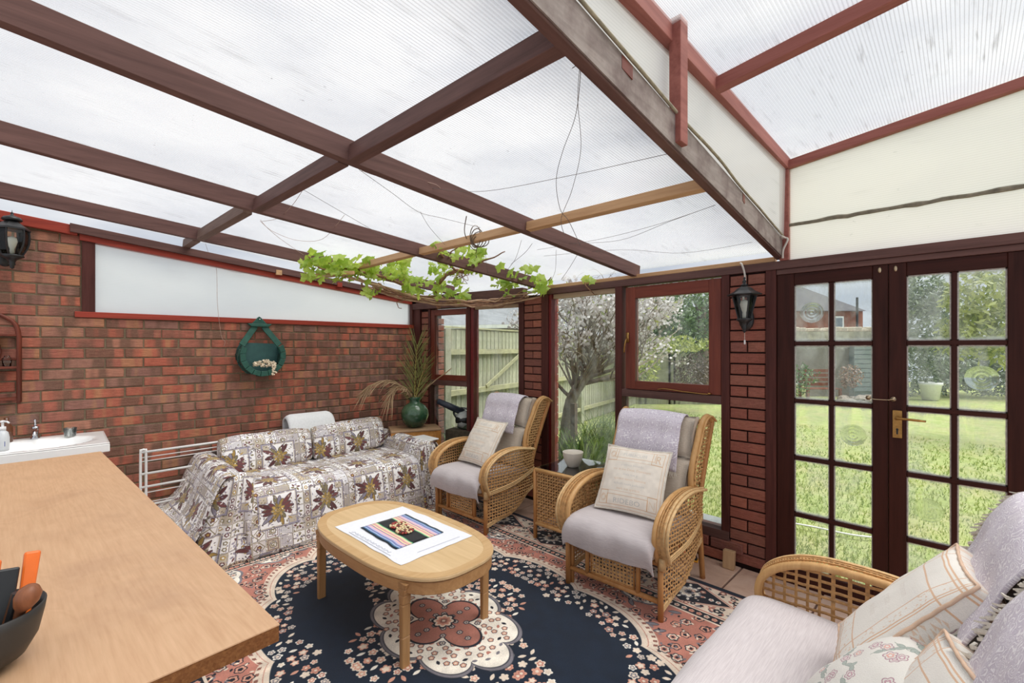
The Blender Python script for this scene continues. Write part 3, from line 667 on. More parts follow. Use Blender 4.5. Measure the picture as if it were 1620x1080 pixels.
    for _ in range(2600):
        x = rr.uniform(0, 1.83); y = rr.uniform(0, 1.40); d = min(1.83-x, 1.40-y)
        if not (.055 < d < .305): continue
        i = min(P.H-1, int(y/P.px)); j = min(P.W-1, int(x/P.px)); c = P.a[i, j]
        if c.sum() > 1.9 and rr.random() < .8: (P.flower(x, y, rr.choice([.013, .018]), 5, [rr.choice([PINK, SALM, INK, INK]), CREAM], rr.random()*6, INK) if rr.random() < .45 else P.leaf(x, y, .03, .008, rr.random()*6, rr.choice([INK, PINK, GREYB])))
        elif c[0] > .6 and rr.random() < .3: P.flower(x, y, .011, 5, [INK], 0)
    # ring of small blossoms just inside the field edge
    pp = []
    for _ in range(9000):
        x = rr.uniform(0, 1.4); y = rr.uniform(0, .95)
        a_ = math.atan2(y/.86, x/1.30); wdt = .12+.14*abs(math.cos(a_*2))
        if ok(x, y, -wdt, -.02) and all((x-p)**2+(y-q)**2 > .043**2 for p, q in pp):
            pp.append((x, y)); c = rr.choice([CREAM, CREAM, SALM, WHT])
            (P.flower(x, y, rr.uniform(.017, .026), 5, [c, rr.choice([PINK, GREYB, CREAM]), CREAM], rr.random()*6, None, .35) if rr.random() < .75 else P.leaf(x, y, .04, .01, rr.random()*6, c))
    # medallion
    def mrho(ax, ay): return np.hypot(X/ax, Y/ay), np.arctan2(Y/ay, X/ax)
    r1, a1 = mrho(.72, .50); pp2 = []
    for _ in range(9000):
        x = rr.uniform(0, .78); y = rr.uniform(0, .56); a_ = math.atan2(y/.5, x/.72); r_ = math.hypot(x/.72, y/.5)
        if .50 < r_ < .82+.20*math.cos(a_*4) and all((x-p)**2+(y-q)**2 > .047**2 for p, q in pp2):
            pp2.append((x, y)); c = rr.choice([CREAM, CREAM, WHT, SALM])
            (P.flower(x, y, rr.uniform(.020, .029), 5, [c, rr.choice([PINK, SALM, CREAM]), CREAM], rr.random()*6, None, .35) if rr.random() < .72 else P.leaf(x, y, .045, .01, rr.random()*6, c))
    R2 = .66*(.80+.20*np.abs(np.cos(a1*4))**.6)
    P.put((R2+.035-r1)*120, INK); P.put((R2+.03-r1)*120, GREYB); P.put((R2+.002-r1)*120, INK); P.put((R2-.006-r1)*120, WHT)
    pp3 = []
    for _ in range(3000):
        x = rr.uniform(0, .5); y = rr.uniform(0, .36); r_ = math.hypot(x/.72, y/.5)
        if .3 < r_ < .56 and all((x-p)**2+(y-q)**2 > .036**2 for p, q in pp3):
            pp3.append((x, y)); (P.flower(x, y, .014, 5, [SALM, CREAM], 0, INK) if rr.random() < .5 else P.leaf(x, y, .03, .008, rr.random()*6, rr.choice([PINK, GREYB, INK])))
    r3, a3 = mrho(.25, .20); R3 = .62+.40*np.abs(np.cos(a3*2+PI/4*0))**.55
    R3 = .50+.56*np.abs(np.cos(a3*2))**.8
    P.put((R3+.06-r3)*60, INK); P.put((R3-r3)*60, PINK*.92); 
    for k in range(3):
        for a_ in (0, PI/4, PI/2):
            rr_ = .06+.055*k; P.flower(rr_*math.cos(a_)*1.2, rr_*math.sin(a_)*.95, .015, 6, [GREYB, CREAM, INK], 0, INK)
    P.flower(0, 0, .055, 8, [CREAM, SALM, PINK, CREAM], 0, INK); P.flower(0, 0, .02, 4, [PINK*.8, CREAM], 0)
    q = P.a; full_ = np.concatenate([q[::-1], q], 0); full_ = np.concatenate([full_[:, ::-1], full_], 1)
    h, w = full_.shape[:2]; n = vnoise(h, w, 60, 80, 2)[..., None]*.16+.92; g = np.random.RandomState(1).rand(h, w, 1)*.14+.93
    return full_*n*g
def throw_image():
    P = Paint(.52, .52, .00075, rgbv(216, 208, 200)); rr = random.Random(9)
    LAV = rgbv(152, 146, 160); BRN = rgbv(104, 66, 66); GLD = rgbv(176, 146, 84); OLV = rgbv(128, 118, 90); IV = rgbv(236, 232, 230); TAN = rgbv(186, 174, 156); DK = rgbv(92, 82, 84)
    cells = .065
    for i in range(8):
        for j in range(8):
            x, y = i*cells, j*cells; c = rr.choice([IV, TAN, IV*.95, rgbv(205, 198, 196)])
            P.rect(x+.003, x+cells-.003, y+.003, y+cells-.003, c, rr.choice([LAV, DK, OLV]), .002)
            k = (i*3+j*5) % 5; cx, cy = x+cells/2, y+cells/2
            if k == 0:
                for q in range(4):
                    a_ = q*PI/2; P.stroke([(cx+.026*math.cos(a_), cy+.026*math.sin(a_)), (cx+.026*math.cos(a_+PI/2), cy+.026*math.sin(a_+PI/2))], .0035, OLV)
                P.flower(cx, cy, .012, 5, [BRN, GLD], 0, None)
            elif k == 1:
                for q in range(-3, 4): P.stroke([(cx-.026, cy+q*.0075-.008), (cx+.026, cy+q*.0075+.008)], .0022, LAV*.85)
            elif k == 2:
                for q in range(4): P.flower(cx+(-1)**q*.014, cy+(.014 if q < 2 else -.014), .010, 5, [rr.choice([BRN, OLV, GLD]), IV], q, None)
            elif k == 3:
                P.stroke([(cx-.024, cy-.024), (cx-.024, cy+.024), (cx+.024, cy+.024), (cx+.024, cy-.024), (cx-.024, cy-.024)], .003, BRN); P.flower(cx, cy, .016, 8, [TAN, OLV, IV], 0, DK)
            else:
                for q in range(6): P.leaf(cx+.015*math.cos(q), cy+.015*math.sin(q), .02, .005, q*1.1, rr.choice([OLV, BRN, LAV]))
    for (cx, cy) in ((.13, .13), (.39, .39), (.13, .41), (.39, .13)):
        w, h = .088, .078
        P.rect(cx-w-.008, cx+w+.008, cy-h-.008, cy+h+.008, LAV, DK, .002); P.rect(cx-w, cx+w, cy-h, cy+h, IV, TAN, .004)
        # stepped corners
        for sx in (-1, 1):
            for sy in (-1, 1):
                if (sx*sy > 0) == (cx < .2): P.rect(min(cx+sx*w, cx+sx*(w-.036)), max(cx+sx*w, cx+sx*(w-.036)), min(cy+sy*h, cy+sy*(h-.032)), max(cy+sy*h, cy+sy*(h-.032)), TAN, LAV, .004)
        for q in range(26):
            P.leaf(cx+rr.uniform(-.075, .075), cy+rr.uniform(-.06, .06), rr.uniform(.012, .03), .0035, rr.random()*6, rr.choice([OLV, BRN, GLD, LAV, TAN]))
        for q in range(17):
            a_ = q*2*PI/17+rr.uniform(-.2, .2); L = rr.uniform(.055, .105)
            P.leaf(cx+L*.62*math.cos(a_), cy+L*.62*math.sin(a_), L*.72, .0085, a_, rr.choice([BRN, BRN*1.15, BRN*.9, OLV, LAV*.9, GLD*.9]), DK)
        for q in range(9):
            a_ = q*PI/4.5+.3; P.leaf(cx+.018*math.cos(a_), cy+.018*math.sin(a_), .036, .007, a_, rr.choice([GLD, GLD*1.12, GLD*.85]), OLV)
        P.flower(cx, cy, .013, 9, [GLD*1.1, OLV, GLD], 0, DK)
    for _ in range(700):
        x, y = rr.uniform(0, .52), rr.uniform(0, .52); P.leaf(x, y, rr.uniform(.008, .016), .0025, rr.random()*6, rr.choice([DK, OLV, LAV, TAN, IV]))
    g = np.random.RandomState(4).rand(P.H, P.W, 1).astype(np.float32)*.2+.95
    return P.a*g
def damask_image(base, dark, seed=3):
    h = w = 512; n = vnoise(h, w, 9, 9, seed); n = (n+n[:, ::-1])/2; n2 = vnoise(h, w, 14, 14, seed+4)
    f = np.abs(((n*7+n2*1.5) % 1)-.5)*2; m = np.clip((f-.62)*5, 0, 1)[..., None]; g = np.random.RandomState(seed).rand(h, w, 1)*.1+.95
    return (dark+(base-dark)*m)*g
def tri_fill(a, pts, col, alpha):
    (x0, y0), (x1, y1), (x2, y2) = pts; h, w = a.shape[:2]
    i0, i1 = max(0, int(min(y0, y1, y2))), min(h, int(max(y0, y1, y2))+2); j0, j1 = max(0, int(min(x0, x1, x2))), min(w, int(max(x0, x1, x2))+2)
    if i0 >= i1 or j0 >= j1: return
    Y, X = np.mgrid[i0:i1, j0:j1]; X = X+.5; Y = Y+.5; d = (x1-x0)*(y2-y0)-(x2-x0)*(y1-y0)
    if abs(d) < 1e-9: return
    s_ = ((X-x0)*(y2-y0)-(x2-x0)*(Y-y0))/d; t = ((x1-x0)*(Y-y0)-(X-x0)*(y1-y0))/d; m = (s_ >= 0) & (t >= 0) & (s_+t <= 1)
    reg = a[i0:i1, j0:j1]; reg[m] = reg[m]*(1-alpha)+col*alpha
def write_text(a, txt, x, y, size, col, alpha=.8, sx=1.0):
    """letters of Blender's own font rasterised into the cloth"""
    cu = bpy.data.curves.new('lettering', 'FONT'); cu.body = txt; cu.size = size; cu.resolution_u = 2; cu.align_x = 'CENTER'
    ob = bpy.data.objects.new('lettering', cu); me = ob.to_mesh(); me.calc_loop_triangles(); V = [(v.co.x*sx+x, v.co.y+y) for v in me.vertices]
    for lt in me.loop_triangles: tri_fill(a, [V[i] for i in lt.vertices], col, alpha)
    ob.to_mesh_clear(); bpy.data.objects.remove(ob); bpy.data.curves.remove(cu)
def text_cushion_image():
    h = w = 640; a = np.zeros((h, w, 3), np.float32); a[:] = rgbv(234, 225, 212); TN = rgbv(214, 180, 146); BL = rgbv(206, 204, 200)
    def fr(x0, y0, x1, y1, t=5, c=TN): a[y0:y1, x0:x0+t] = c; a[y0:y1, x1-t:x1] = c; a[y0:y0+t, x0:x1] = c; a[y1-t:y1, x0:x1] = c
    fr(14, 14, 626, 626, 4); fr(120, 40, 520, 140); fr(120, 500, 520, 600); fr(40, 40, 130, 170); fr(510, 40, 600, 170); fr(40, 470, 150, 600); fr(490, 470, 600, 600); fr(40, 170, 600, 470, 3)
    rr = random.Random(2); 
    for (cx, cy) in ((85, 100), (95, 535)):
        for q in range(14):
            t = q*.5; tri_fill(a, [(cx+35*math.cos(t), cy+45*math.sin(t)), (cx+30*math.cos(t+.4), cy+30*math.sin(t+.4)), (cx+12*math.cos(t), cy+12*math.sin(t))], TN, .6)
    write_text(a, 'R', 548, 490, 120, TN, .75, .8); write_text(a, 'N', 556, 60, 110, TN, .35, .8)
    write_text(a, 'RIDEBO', 320, 62, 66, BL*.93, .9, 1.15)
    for i, (t, al) in enumerate((('mala tua spiritus', .7), ('vultum tuum judicium', .75), ('spiritus sancti Nomine', .7), ('mala tue p', .7), ('cor in me Deus, Dominum', .75), ('psalmus benedic', .6))):
        write_text(a, t, 320, 190+i*46, 34, BL*.93 if i % 2 else TN, al, 1.0)
    write_text(a, 'PUBLICUM', 320, 525, 50, BL*.95, .7)
    n = vnoise(h, w, 20, 20, 6)[..., None]*.06+.97; g = np.random.RandomState(8).rand(h, w, 1)*.06+.97
    return a*n*g
def stripe_cushion_image():
    h = w = 512; a = np.zeros((h, w, 3), np.float32); a[:] = rgbv(236, 231, 222); TN = rgbv(222, 184, 152)
    for x in (30, 44, 110, 400, 466, 480): a[:, x:x+6] = TN
    for y in (30, 44, 110, 400, 466, 480): a[y:y+6, :] = TN
    for i, t in enumerate(('laudate', 'gratias', 'dominum')): write_text(a, t, 256, 190+i*60, 40, rgbv(224, 216, 206), .9)
    rr = random.Random(6)
    for _ in range(160):
        x, y = rr.choice([(rr.randint(50, 110), rr.randint(30, 480)), (rr.randint(405, 465), rr.randint(30, 480)), (rr.randint(30, 480), rr.randint(50, 110))]); t = rr.random()*6
        tri_fill(a, [(x+14*math.cos(t), y+14*math.sin(t)), (x+12*math.cos(t+.7), y+12*math.sin(t+.7)), (x, y)], TN, .55)
    return a*(np.random.RandomState(8).rand(h, w, 1)*.06+.97)
def floral_image(base=rgbv(226, 222, 214), seed=1, dark=1.0):
    P = Paint(.5, .5, .001, base); rr = random.Random(seed); MV = rgbv(176, 138, 148)*dark; GR = rgbv(140, 150, 140)*dark; SG = rgbv(170, 178, 170)*dark; RS = rgbv(200, 150, 140)*dark
    for _ in range(9):
        x, y = rr.uniform(0, .5), rr.uniform(0, .5); a_ = rr.random()*6; pts = [(x, y)]
        for k in range(8): a_ += rr.uniform(-.4, .4); x += .022*math.cos(a_); y += .022*math.sin(a_); pts.append((x, y))
        P.stroke(pts, .0035, GR)
        for k, (x, y) in enumerate(pts[1::2]): P.leaf(x+.02*math.cos(a_+k), y+.02*math.sin(a_+k), .05, .011, a_+k, SG, GR)
    for _ in range(12): P.flower(rr.uniform(.03, .47), rr.uniform(.03, .47), rr.uniform(.024, .034), 5, [base*.97, rr.choice([MV, RS])*1.1, base], rr.random()*6, MV, .35)
    return P.a*(np.random.RandomState(seed).rand(P.H, P.W, 1)*.07+.96)
def cupstripe_image():
    """woven table mat: black centre, pastel stripes both sides, dark ends"""
    h, w = 300, 400; a = np.zeros((h, w, 3), np.float32)
    st = [(0, .035, (28, 40, 52)), (.035, .06, (70, 110, 150)), (.06, .085, (170, 190, 220)), (.085, .12, (120, 130, 180)), (.12, .15, (200, 190, 220)), (.15, .19, (232, 190, 190)), (.19, .21, (150, 120, 170)), (.21, .245, (236, 214, 170)), (.245, .27, (214, 150, 160)), (.27, .30, (238, 200, 170)), (.30, .325, (226, 226, 180)), (.325, .345, (70, 160, 110)), (.345, .655, (34, 34, 36))]
    for a0, a1, c in st:
        a[int(a0*h):int(a1*h)] = rgbv(*c)
        a[h-int(a1*h):h-int(a0*h)] = rgbv(*c)
    return a*(np.random.RandomState(8).rand(h, w, 1)*.15+.92)
RUGM = cloth_mat('rug pile', rug_image(), rough=.95, bump=.5)
THROWM = cloth_mat('patchwork floral throw', throw_image(), rough=.9, bump=.5)
LACEM = cloth_mat('lilac damask towel', damask_image(rgbv(240, 236, 240), rgbv(206, 197, 209)), rough=.95, bump=.5)
TEXTM = cloth_mat('lettered linen', text_cushion_image(), rough=.9, bump=.4)
STRIPEM = cloth_mat('cream banded linen', stripe_cushion_image(), rough=.9, bump=.4)
FLORM = cloth_mat('pale floral cotton', floral_image(), (1.5, 1.5), rough=.9, bump=.4)
FLORD = cloth_mat('grey floral cotton', floral_image(rgbv(176, 170, 160), 4, .7), rough=.9, bump=.4)
MATM = cloth_mat('striped woven mat', cupstripe_image(), rough=.9, bump=.4)
def linen(name, a, b, ax=0):
    t = NT(name); s = [300, 300, 300]; s[ax] = 14; n = t.noise(t.coord(scale=tuple(s)), 1, 3); n2 = t.noise(t.coord(), 260, 2)
    t.bsdf(t.ramp(n, [(.35, a), (.65, b)]), .95, .1, bump=n2, bstr=.3, bdist=.002, sheen=.3); return t.m
SEATM = linen('pinkish grey linen', C(190, 181, 182), C(206, 198, 198)); BEIGEM = linen('beige cushion cloth', C(190, 176, 158), C(208, 196, 180)); IVORYM = linen('ivory wool', C(208, 200, 186), C(228, 222, 210))
# ================================================================ FURNITURE
# rug
m = MB(); W2, H2 = 1.83, 1.40
m.grid(60, 46, lambda u, v: (((u-.5)*2*W2, (v-.5)*2*H2, .010+.0015*nz(u*9, v*9)), (u, v)))
rug = m.build('rug', RUGM); rug.location = (-1.98, 1.46, 0); rug.modifiers.new('s', 'SOLIDIFY').thickness = .009
tag(rug, 'large navy oriental rug with cream medallion under the oval coffee table', 'rug')
# ---- coffee table
WT = wood('golden oak veneer', C(204, 172, 126), C(224, 194, 150), 0, .42, scale=.6, bump=.05); WTL = wood('oak leg', C(158, 116, 74), C(190, 146, 98), 2, .45); WTX = wood('oak apron', C(168, 124, 80), C(196, 152, 104), 0, .45)
ct = empty('coffee_table', (-2.262, 1.362, 0), math.radians(2.5), label='oval golden oak coffee table standing on the navy rug', cat='table')
def oval(a, b, n=64):
    return [(math.copysign(abs(math.cos(t))**(2/2.9), math.cos(t))*a, math.copysign(abs(math.sin(t))**(2/2.9), math.sin(t))*b) for t in (2*PI*(k+.5)/n for k in range(n))]
def oslab(name, mat, a, b, z0, z1, parent, bev=.004, hole=None):
    m = MB()
    if hole is None: m.prism(oval(a, b), lambda x, y, t: (x, y, t), z0, z1)
    else:
        o = oval(a, b); i = oval(a-hole, b-hole); n = len(o); vs = [(x, y, z) for z in (z0, z1) for r in (o, i) for x, y in r]
        m.add(vs, [f for k in range(n) for j in ((k+1) % n,) for f in ((k, j, 2*n+j, 2*n+k), (n+j, n+k, 3*n+k, 3*n+j), (2*n+k, 2*n+j, 3*n+j, 3*n+k), (k+n, j+n, j, k))])
    return m.build(name, mat, parent, smooth=False, bevel=bev, seg=2)
top = oslab('tabletop', WT, .605, .325, .418, .436, ct); oslab('apron', WTX, .597, .317, .355, .412, ct, .003, hole=.02)
rm = MB(); o = oval(.603, .323); i_ = oval(.557, .277); n_ = len(o); rm.add([(x, y, .4365) for x, y in o]+[(x, y, .4365) for x, y in i_], [(k, (k+1) % n_, n_+(k+1) % n_, n_+k) for k in range(n_)])
rm.build('edge_banding', wood('banding veneer', C(190, 152, 104), C(210, 176, 130), 1, .42, bump=.05), ct, solid=.0008)
for sx in (-1, 1):
    for sy in (-1, 1):
        x, y = sx*.425, sy*.245; m = MB()
        prf = [(0, .021), (.15, .025), (.3, .030), (.345, .038), (.375, .05), (.404, .066)]
        for (z0, w0), (z1, w1) in zip(prf[:-1], prf[1:]): m.beam((x, y+sy*.01, z0), (x, y+sy*.01, z1), w0*1.15, .044, up=(0, 1, 0), w1=w1*1.15, h1=.044)
        m.build('leg', WTL, ct, bevel=.004)
m = MB(); m.grid(26, 20, lambda u, v: (((u-.5)*.68*(1+.012*nz(v*5, 1)), (v-.5)*.46*(1+.02*nz(u*6, 4))+.008*nz(u*4, 2), .4385+.0022*nz(u*7, v*6, 2)), (u, v)))
CLOTHW = plain('white cotton cloth', C(232, 233, 238), .95, var=.03, vs=90, bump=.2)
tc_ = m.build('table_cloth', CLOTHW, smooth=True); tc_.location = (-2.255, 1.372, 0); tc_.rotation_euler = (0, 0, math.radians(2.2)); tag(tc_, 'small white cotton cloth laid flat on the oval coffee table', 'cloth')
EMB = plain('pale grey stitching', C(196, 198, 210), .9, var=.05); em = MB()
for q in range(7):
    x0_ = -.19+q*.055; em.tube(catmull([(x0_, -.205, .4412), (x0_+.02, -.19, .4415), (x0_+.035, -.2, .4412), (x0_+.05, -.188, .4412)], 4), .0012, 4)
em.tube([(-.2, -.213, .4412), (.22, -.213, .4412)], .0012, 4); em.tube([(.29, -.1, .4412), (.30, .17, .4412)], .0012, 4); em.build('embroidery', EMB, tc_)
m = MB(); m.grid(20, 14, lambda u, v: (((u-.5)*.39, (v-.5)*.30*(1+.03*nz(u*5, 8))+.004*nz(u*6, 3), .4425+.0012*nz(u*9, v*8, 5)), (u, v)))
mt_ = m.build('woven_mat', MATM, smooth=True, solid=.002); mt_.location = (-2.265, 1.375, 0); tag(mt_, 'striped woven mat with a black middle on the white table cloth', 'mat')
def trivet(x, y, rz, lab):
    e_ = empty('trivet', (x, y, .4445), rz, label=lab, cat='trivet', group='beaded trivets on the striped mat')
    rt = random.Random(int(x*1000)); cols = [plain('bead cream', C(226, 204, 160), .4, var=.1), plain('bead red', C(170, 70, 62), .4, var=.1), plain('bead brown', C(96, 52, 44), .4, var=.1)] if 'bead cream' not in bpy.data.materials else [bpy.data.materials[k] for k in ('bead cream', 'bead red', 'bead brown')]
    ms = [MB(), MB(), MB()]
    for ring, (rr_, cnt) in enumerate(((.0, 1), (.016, 6), (.031, 12), (.044, 17))):
        for k in range(cnt):
            a_ = 2*PI*k/max(cnt, 1)+ring; c = rt.choice((0, 0, 0, 1, 1, 2)) if ring else 2
            ms[c].lathe([(.001, -.006), (.0065, -.004), (.008, 0), (.0065, .004), (.001, .006)], (rr_*math.cos(a_), rr_*math.sin(a_), .009+.003*(ring == 2)), 8)
    for mm, c, nm in zip(ms, cols, ('cream_beads', 'red_beads', 'dark_beads')):
        if mm.v: mm.build(nm, c, e_, True, kind='stuff')
trivet(-2.315, 1.385, 0, 'round red and cream beaded trivet nearer the patterned sofa'); trivet(-2.225, 1.372, 1, 'round red and cream beaded trivet nearer the armchairs')

# ---- rattan kit
CANE = wood('honey cane', C(190, 142, 86), C(218, 174, 118), 2, .38, bump=.06, spec=.5); CANED = wood('dark honey cane', C(164, 110, 62), C(194, 142, 88), 2, .42, bump=.06)
WICK = plain('wicker strand', C(196, 152, 100), .55, var=.25, vs=50); WICKL = plain('pale wicker strand', C(212, 176, 126), .55, var=.2, vs=50)
def inpoly(x, y, P):
    c = False; n = len(P); j = n-1
    for i in range(n):
        if ((P[i][1] > y) != (P[j][1] > y)) and (x < (P[j][0]-P[i][0])*(y-P[i][1])/(P[j][1]-P[i][1])+P[i][0]): c = not c
        j = i
    return c
def spans(P, c, ax):
    """intervals of the polygon on the line (ax coordinate = c)"""
    o = []; n = len(P)
    for i in range(n):
        a, b = P[i], P[(i+1) % n]
        if (a[ax] > c) != (b[ax] > c): t = (c-a[ax])/(b[ax]-a[ax]); o.append(a[1-ax]+t*(b[1-ax]-a[1-ax]))
    o.sort(); return [(o[k], o[k+1]) for k in range(0, len(o)-1, 2)]
def weave(m, P, fn, pu=.027, pv=.024, wu=.0105, wv=.0115, amp=.0035):
    """flat strands crossing over and under inside polygon P; fn(a,b,off)->3D"""
    x0 = min(p[0] for p in P); x1 = max(p[0] for p in P); y0 = min(p[1] for p in P); y1 = max(p[1] for p in P)
    def strand(ax, c, lo, hi, pitch, w, ph):
        n = max(2, int((hi-lo)/pitch)+1); vs = []
        for k in range(n+1):
            t = lo+(hi-lo)*k/n; off = amp*math.cos(PI*(t/pitch)+ph)
            a, b = (c, t) if ax == 0 else (t, c); j = (w, 0) if ax == 0 else (0, w)
            p0 = Vector(fn(a-j[0], b-j[1], off)); p1 = Vector(fn(a+j[0], b+j[1], off)); q = Vector(fn(a, b, off+.0022)); r = Vector(fn(a, b, off-.0022)); vs += [p0, q, p1, r]
        m.add(vs, [(k*4+i, k*4+(i+1) % 4, k*4+4+(i+1) % 4, k*4+4+i) for k in range(n) for i in range(4)])
    k = 0; c = x0+pu/2
    while c < x1:
        for lo, hi in spans(P, c, 0): strand(0, c, lo, hi, pv, wu/2, PI*k)
        c += pu; k += 1
    k = 0; c = y0+pv/2
    while c < y1:
        for lo, hi in spans(P, c, 1): strand(1, c, lo, hi, pu, wv/2, PI*k+PI)
        c += pv; k += 1
def braid(m, pts, r=.0055, n=3, sp=.011, side=(1, 0, 0)):
    s_ = Vector(side)
    for k in range(n): m.tube([Vector(p)+s_*(k-(n-1)/2)*sp for p in pts], r, 5)
def pillow(w, h, t, M, mat, name, parent=None, n=18, edge=.10, puff=2.2, box=0, **k):
    """knife-edge (or boxed) cushion; local x across, y up, z out"""
    m = MB(M)
    def f(sgn):
        def g(u, v):
            a, b = u*2-1, v*2-1; pin = 1-edge*(abs(a)**4)*(1-abs(b)**2)*0; ca = a*(1-.07*(b*b)*(1 if abs(a) > .5 else abs(a)*2)*0)
            ex = 1-.05*(1-b*b)*abs(a)**6*0
            x = a*w/2*(1-.06*(1-abs(b)**2)*abs(a)**3+0); y = b*h/2*(1-.06*(1-abs(a)**2)*abs(b)**3)
            z = sgn*(box/2+(t-box)/2*((1-abs(a)**puff)*(1-abs(b)**puff))**.5)
            return (x, y, z+.004*nz(a*3, b*3, sgn)), (u, v)
        return g
    m.grid(n, n, f(1)); m.grid(n, n, f(-1))
    if box:
        def ring(u, v):
            q = u*4; sd = int(q) % 4; t_ = (q-int(q))*2-1; a, b = [(t_, -1), (1, t_), (-t_, 1), (-1, -t_)][sd]
            x = a*w/2*(1-.06*(1-abs(b)**2)*abs(a)**3); y = b*h/2*(1-.06*(1-abs(a)**2)*abs(b)**3); bul = 1+.03*math.sin(PI*v)
            return (x*bul, y*bul, (v-.5)*box), (.06+.1*v, u*4 % 1)
        m.grid(4*n, 4, ring)
    o = m.build(name, mat, parent, smooth=True, **k); w_ = o.modifiers.new('w', 'WELD'); w_.merge_threshold = .0015
    return o
def side_profile(side, W):
    pass
def rattan_side(parent, sx, W, D, PU=.027, PV=.024, K=0):
    """one side of an armchair: legs, arched arm, woven panels, wing. sx = -1/+1"""
    X = sx*W/2
    def P(y, z, dx=0): return (X+sx*dx, y+K*min(1, max(0, (y-.2)/.3)), z)
    # arm arch, outer run: front post foot of arch -> top -> back post
    arch = [(0, .33), (-.035, .40), (-.045, .47), (-.015, .54), (.07, .60), (.19, .632), (.33, .635), (.46, .615), (.545, .60)]
    ao = catmull([P(y, z, .055) for y, z in arch], 5); ai = catmull([P(y+.012, z-.008, -.02) for y, z in arch], 5)
    m = MB(); m.tube(ai, .016, 10); m.build('arm_rail', CANE, parent, True)
    m = MB(); m.tube(ao, .009, 8); m.tube([p+Vector((-sx*.018, .004, .006)) for p in ao], .008, 6); m.build('arm_rail', WICKL, parent, True)
    m = MB(); n = len(ao)     # wrapped band across the arm
    for k in range(n-1):
        for t in (0, .5):
            a = ao[k].lerp(ao[k+1], t); b = ai[k].lerp(ai[k+1], t); c = (a+b)/2+Vector((0, -.004, .009)); m.tube([a, c, b], .0048, 4, cap=False)
    for q in (.3, .5, .7): m.tube([a.lerp(b, q)+Vector((0, -.003, .011)) for a, b in zip(ao, ai)], .0042, 4)
    m.build('arm_weave', WICK, parent)
    # legs
    fl_ = MB(); fl_.tube([P(.0, 0, .0), P(.0, .33, .0)], .016, 10); fl_.tube([P(.028, 0, -.012), P(.028, .33, -.012)], .014, 10); fl_.build('leg', CANED, parent, True)
    bl = MB(); bl.tube(catmull([P(D+.02, 0), P(D-.02, .25), P(D-.05, .45), P(D+.0, .6), P(D+.10, .8), P(D+.20, .985)], 5), .017, 10); bl.build('leg', CANED, parent, True)
    bx_ = MB(); bx_.tube([P(-.002, .29, .01), P(-.002, .35, .012)], .021, 10); braid(bx_, catmull([P(0, .335, .035), P(.3, .36, .045), P(D-.04, .42, .02)], 5), .006, 3, .012, (0, 0, 1)); bx_.build('side_braid', WICKL, parent, True)
    low_ = [(0, .075), (.06, .085), (.16, .10), (.28, .11), (.40, .16), (.50, .235), (D-.015, .27)]
    bm_ = MB(); braid(bm_, catmull([P(y, z, .01) for y, z in low_], 5), .0065, 3, .011, (0, 0, 1)); bm_.build('lower_braid', WICKL, parent, True)
    # woven panels
    bul = lambda y, z: .03*math.sin(PI*min(max(y/D, 0), 1))
    up_ = [(0.005, .345)]+[(p.y, p.z) for p in ao[2:]]+[(D-.045, .42), (.3, .37)]
    m = MB(); weave(m, up_, lambda a, b, o: P(a, b, bul(a, b)+.02*(b-.33)/.3+o+.008), PU, PV)
    weave(m, [(y, z+.008) for y, z in low_]+[(D-.04, .41), (.3, .35), (.005, .325)], lambda a, b, o: P(a, b, bul(a, b)*.8+o+.004), PU, PV)
    m.build('woven_side', WICK, parent, kind='stuff')
    # wing: front cane, rear is the leg; woven between
    fr = catmull([P(.50, .60, -.02), P(.505, .66, -.025), P(.535, .76, -.025), P(.60, .88, -.02), P(.645, .965, -.015), P(.70, 1.012, -.012), P(.76, 1.022, -.005), P(.825, .985, 0)], 5)
    m = MB(); m.tube(fr, [.019]*(len(fr)-6)+[.017]*6, 12); m.tube([p+Vector((sx*.02, .014, 0)) for p in fr[2:]], .008, 6); m.build('wing_cane', CANE, parent, True)
    wg = [(p.y, p.z) for p in fr]+[(D+.19, .965), (D+.10, .8), (D+.01, .62)]
    m = MB(); weave(m, wg, lambda a, b, o: P(a, b, o-.004), .024, .022); m.build('woven_wing', WICK, parent, kind='stuff')
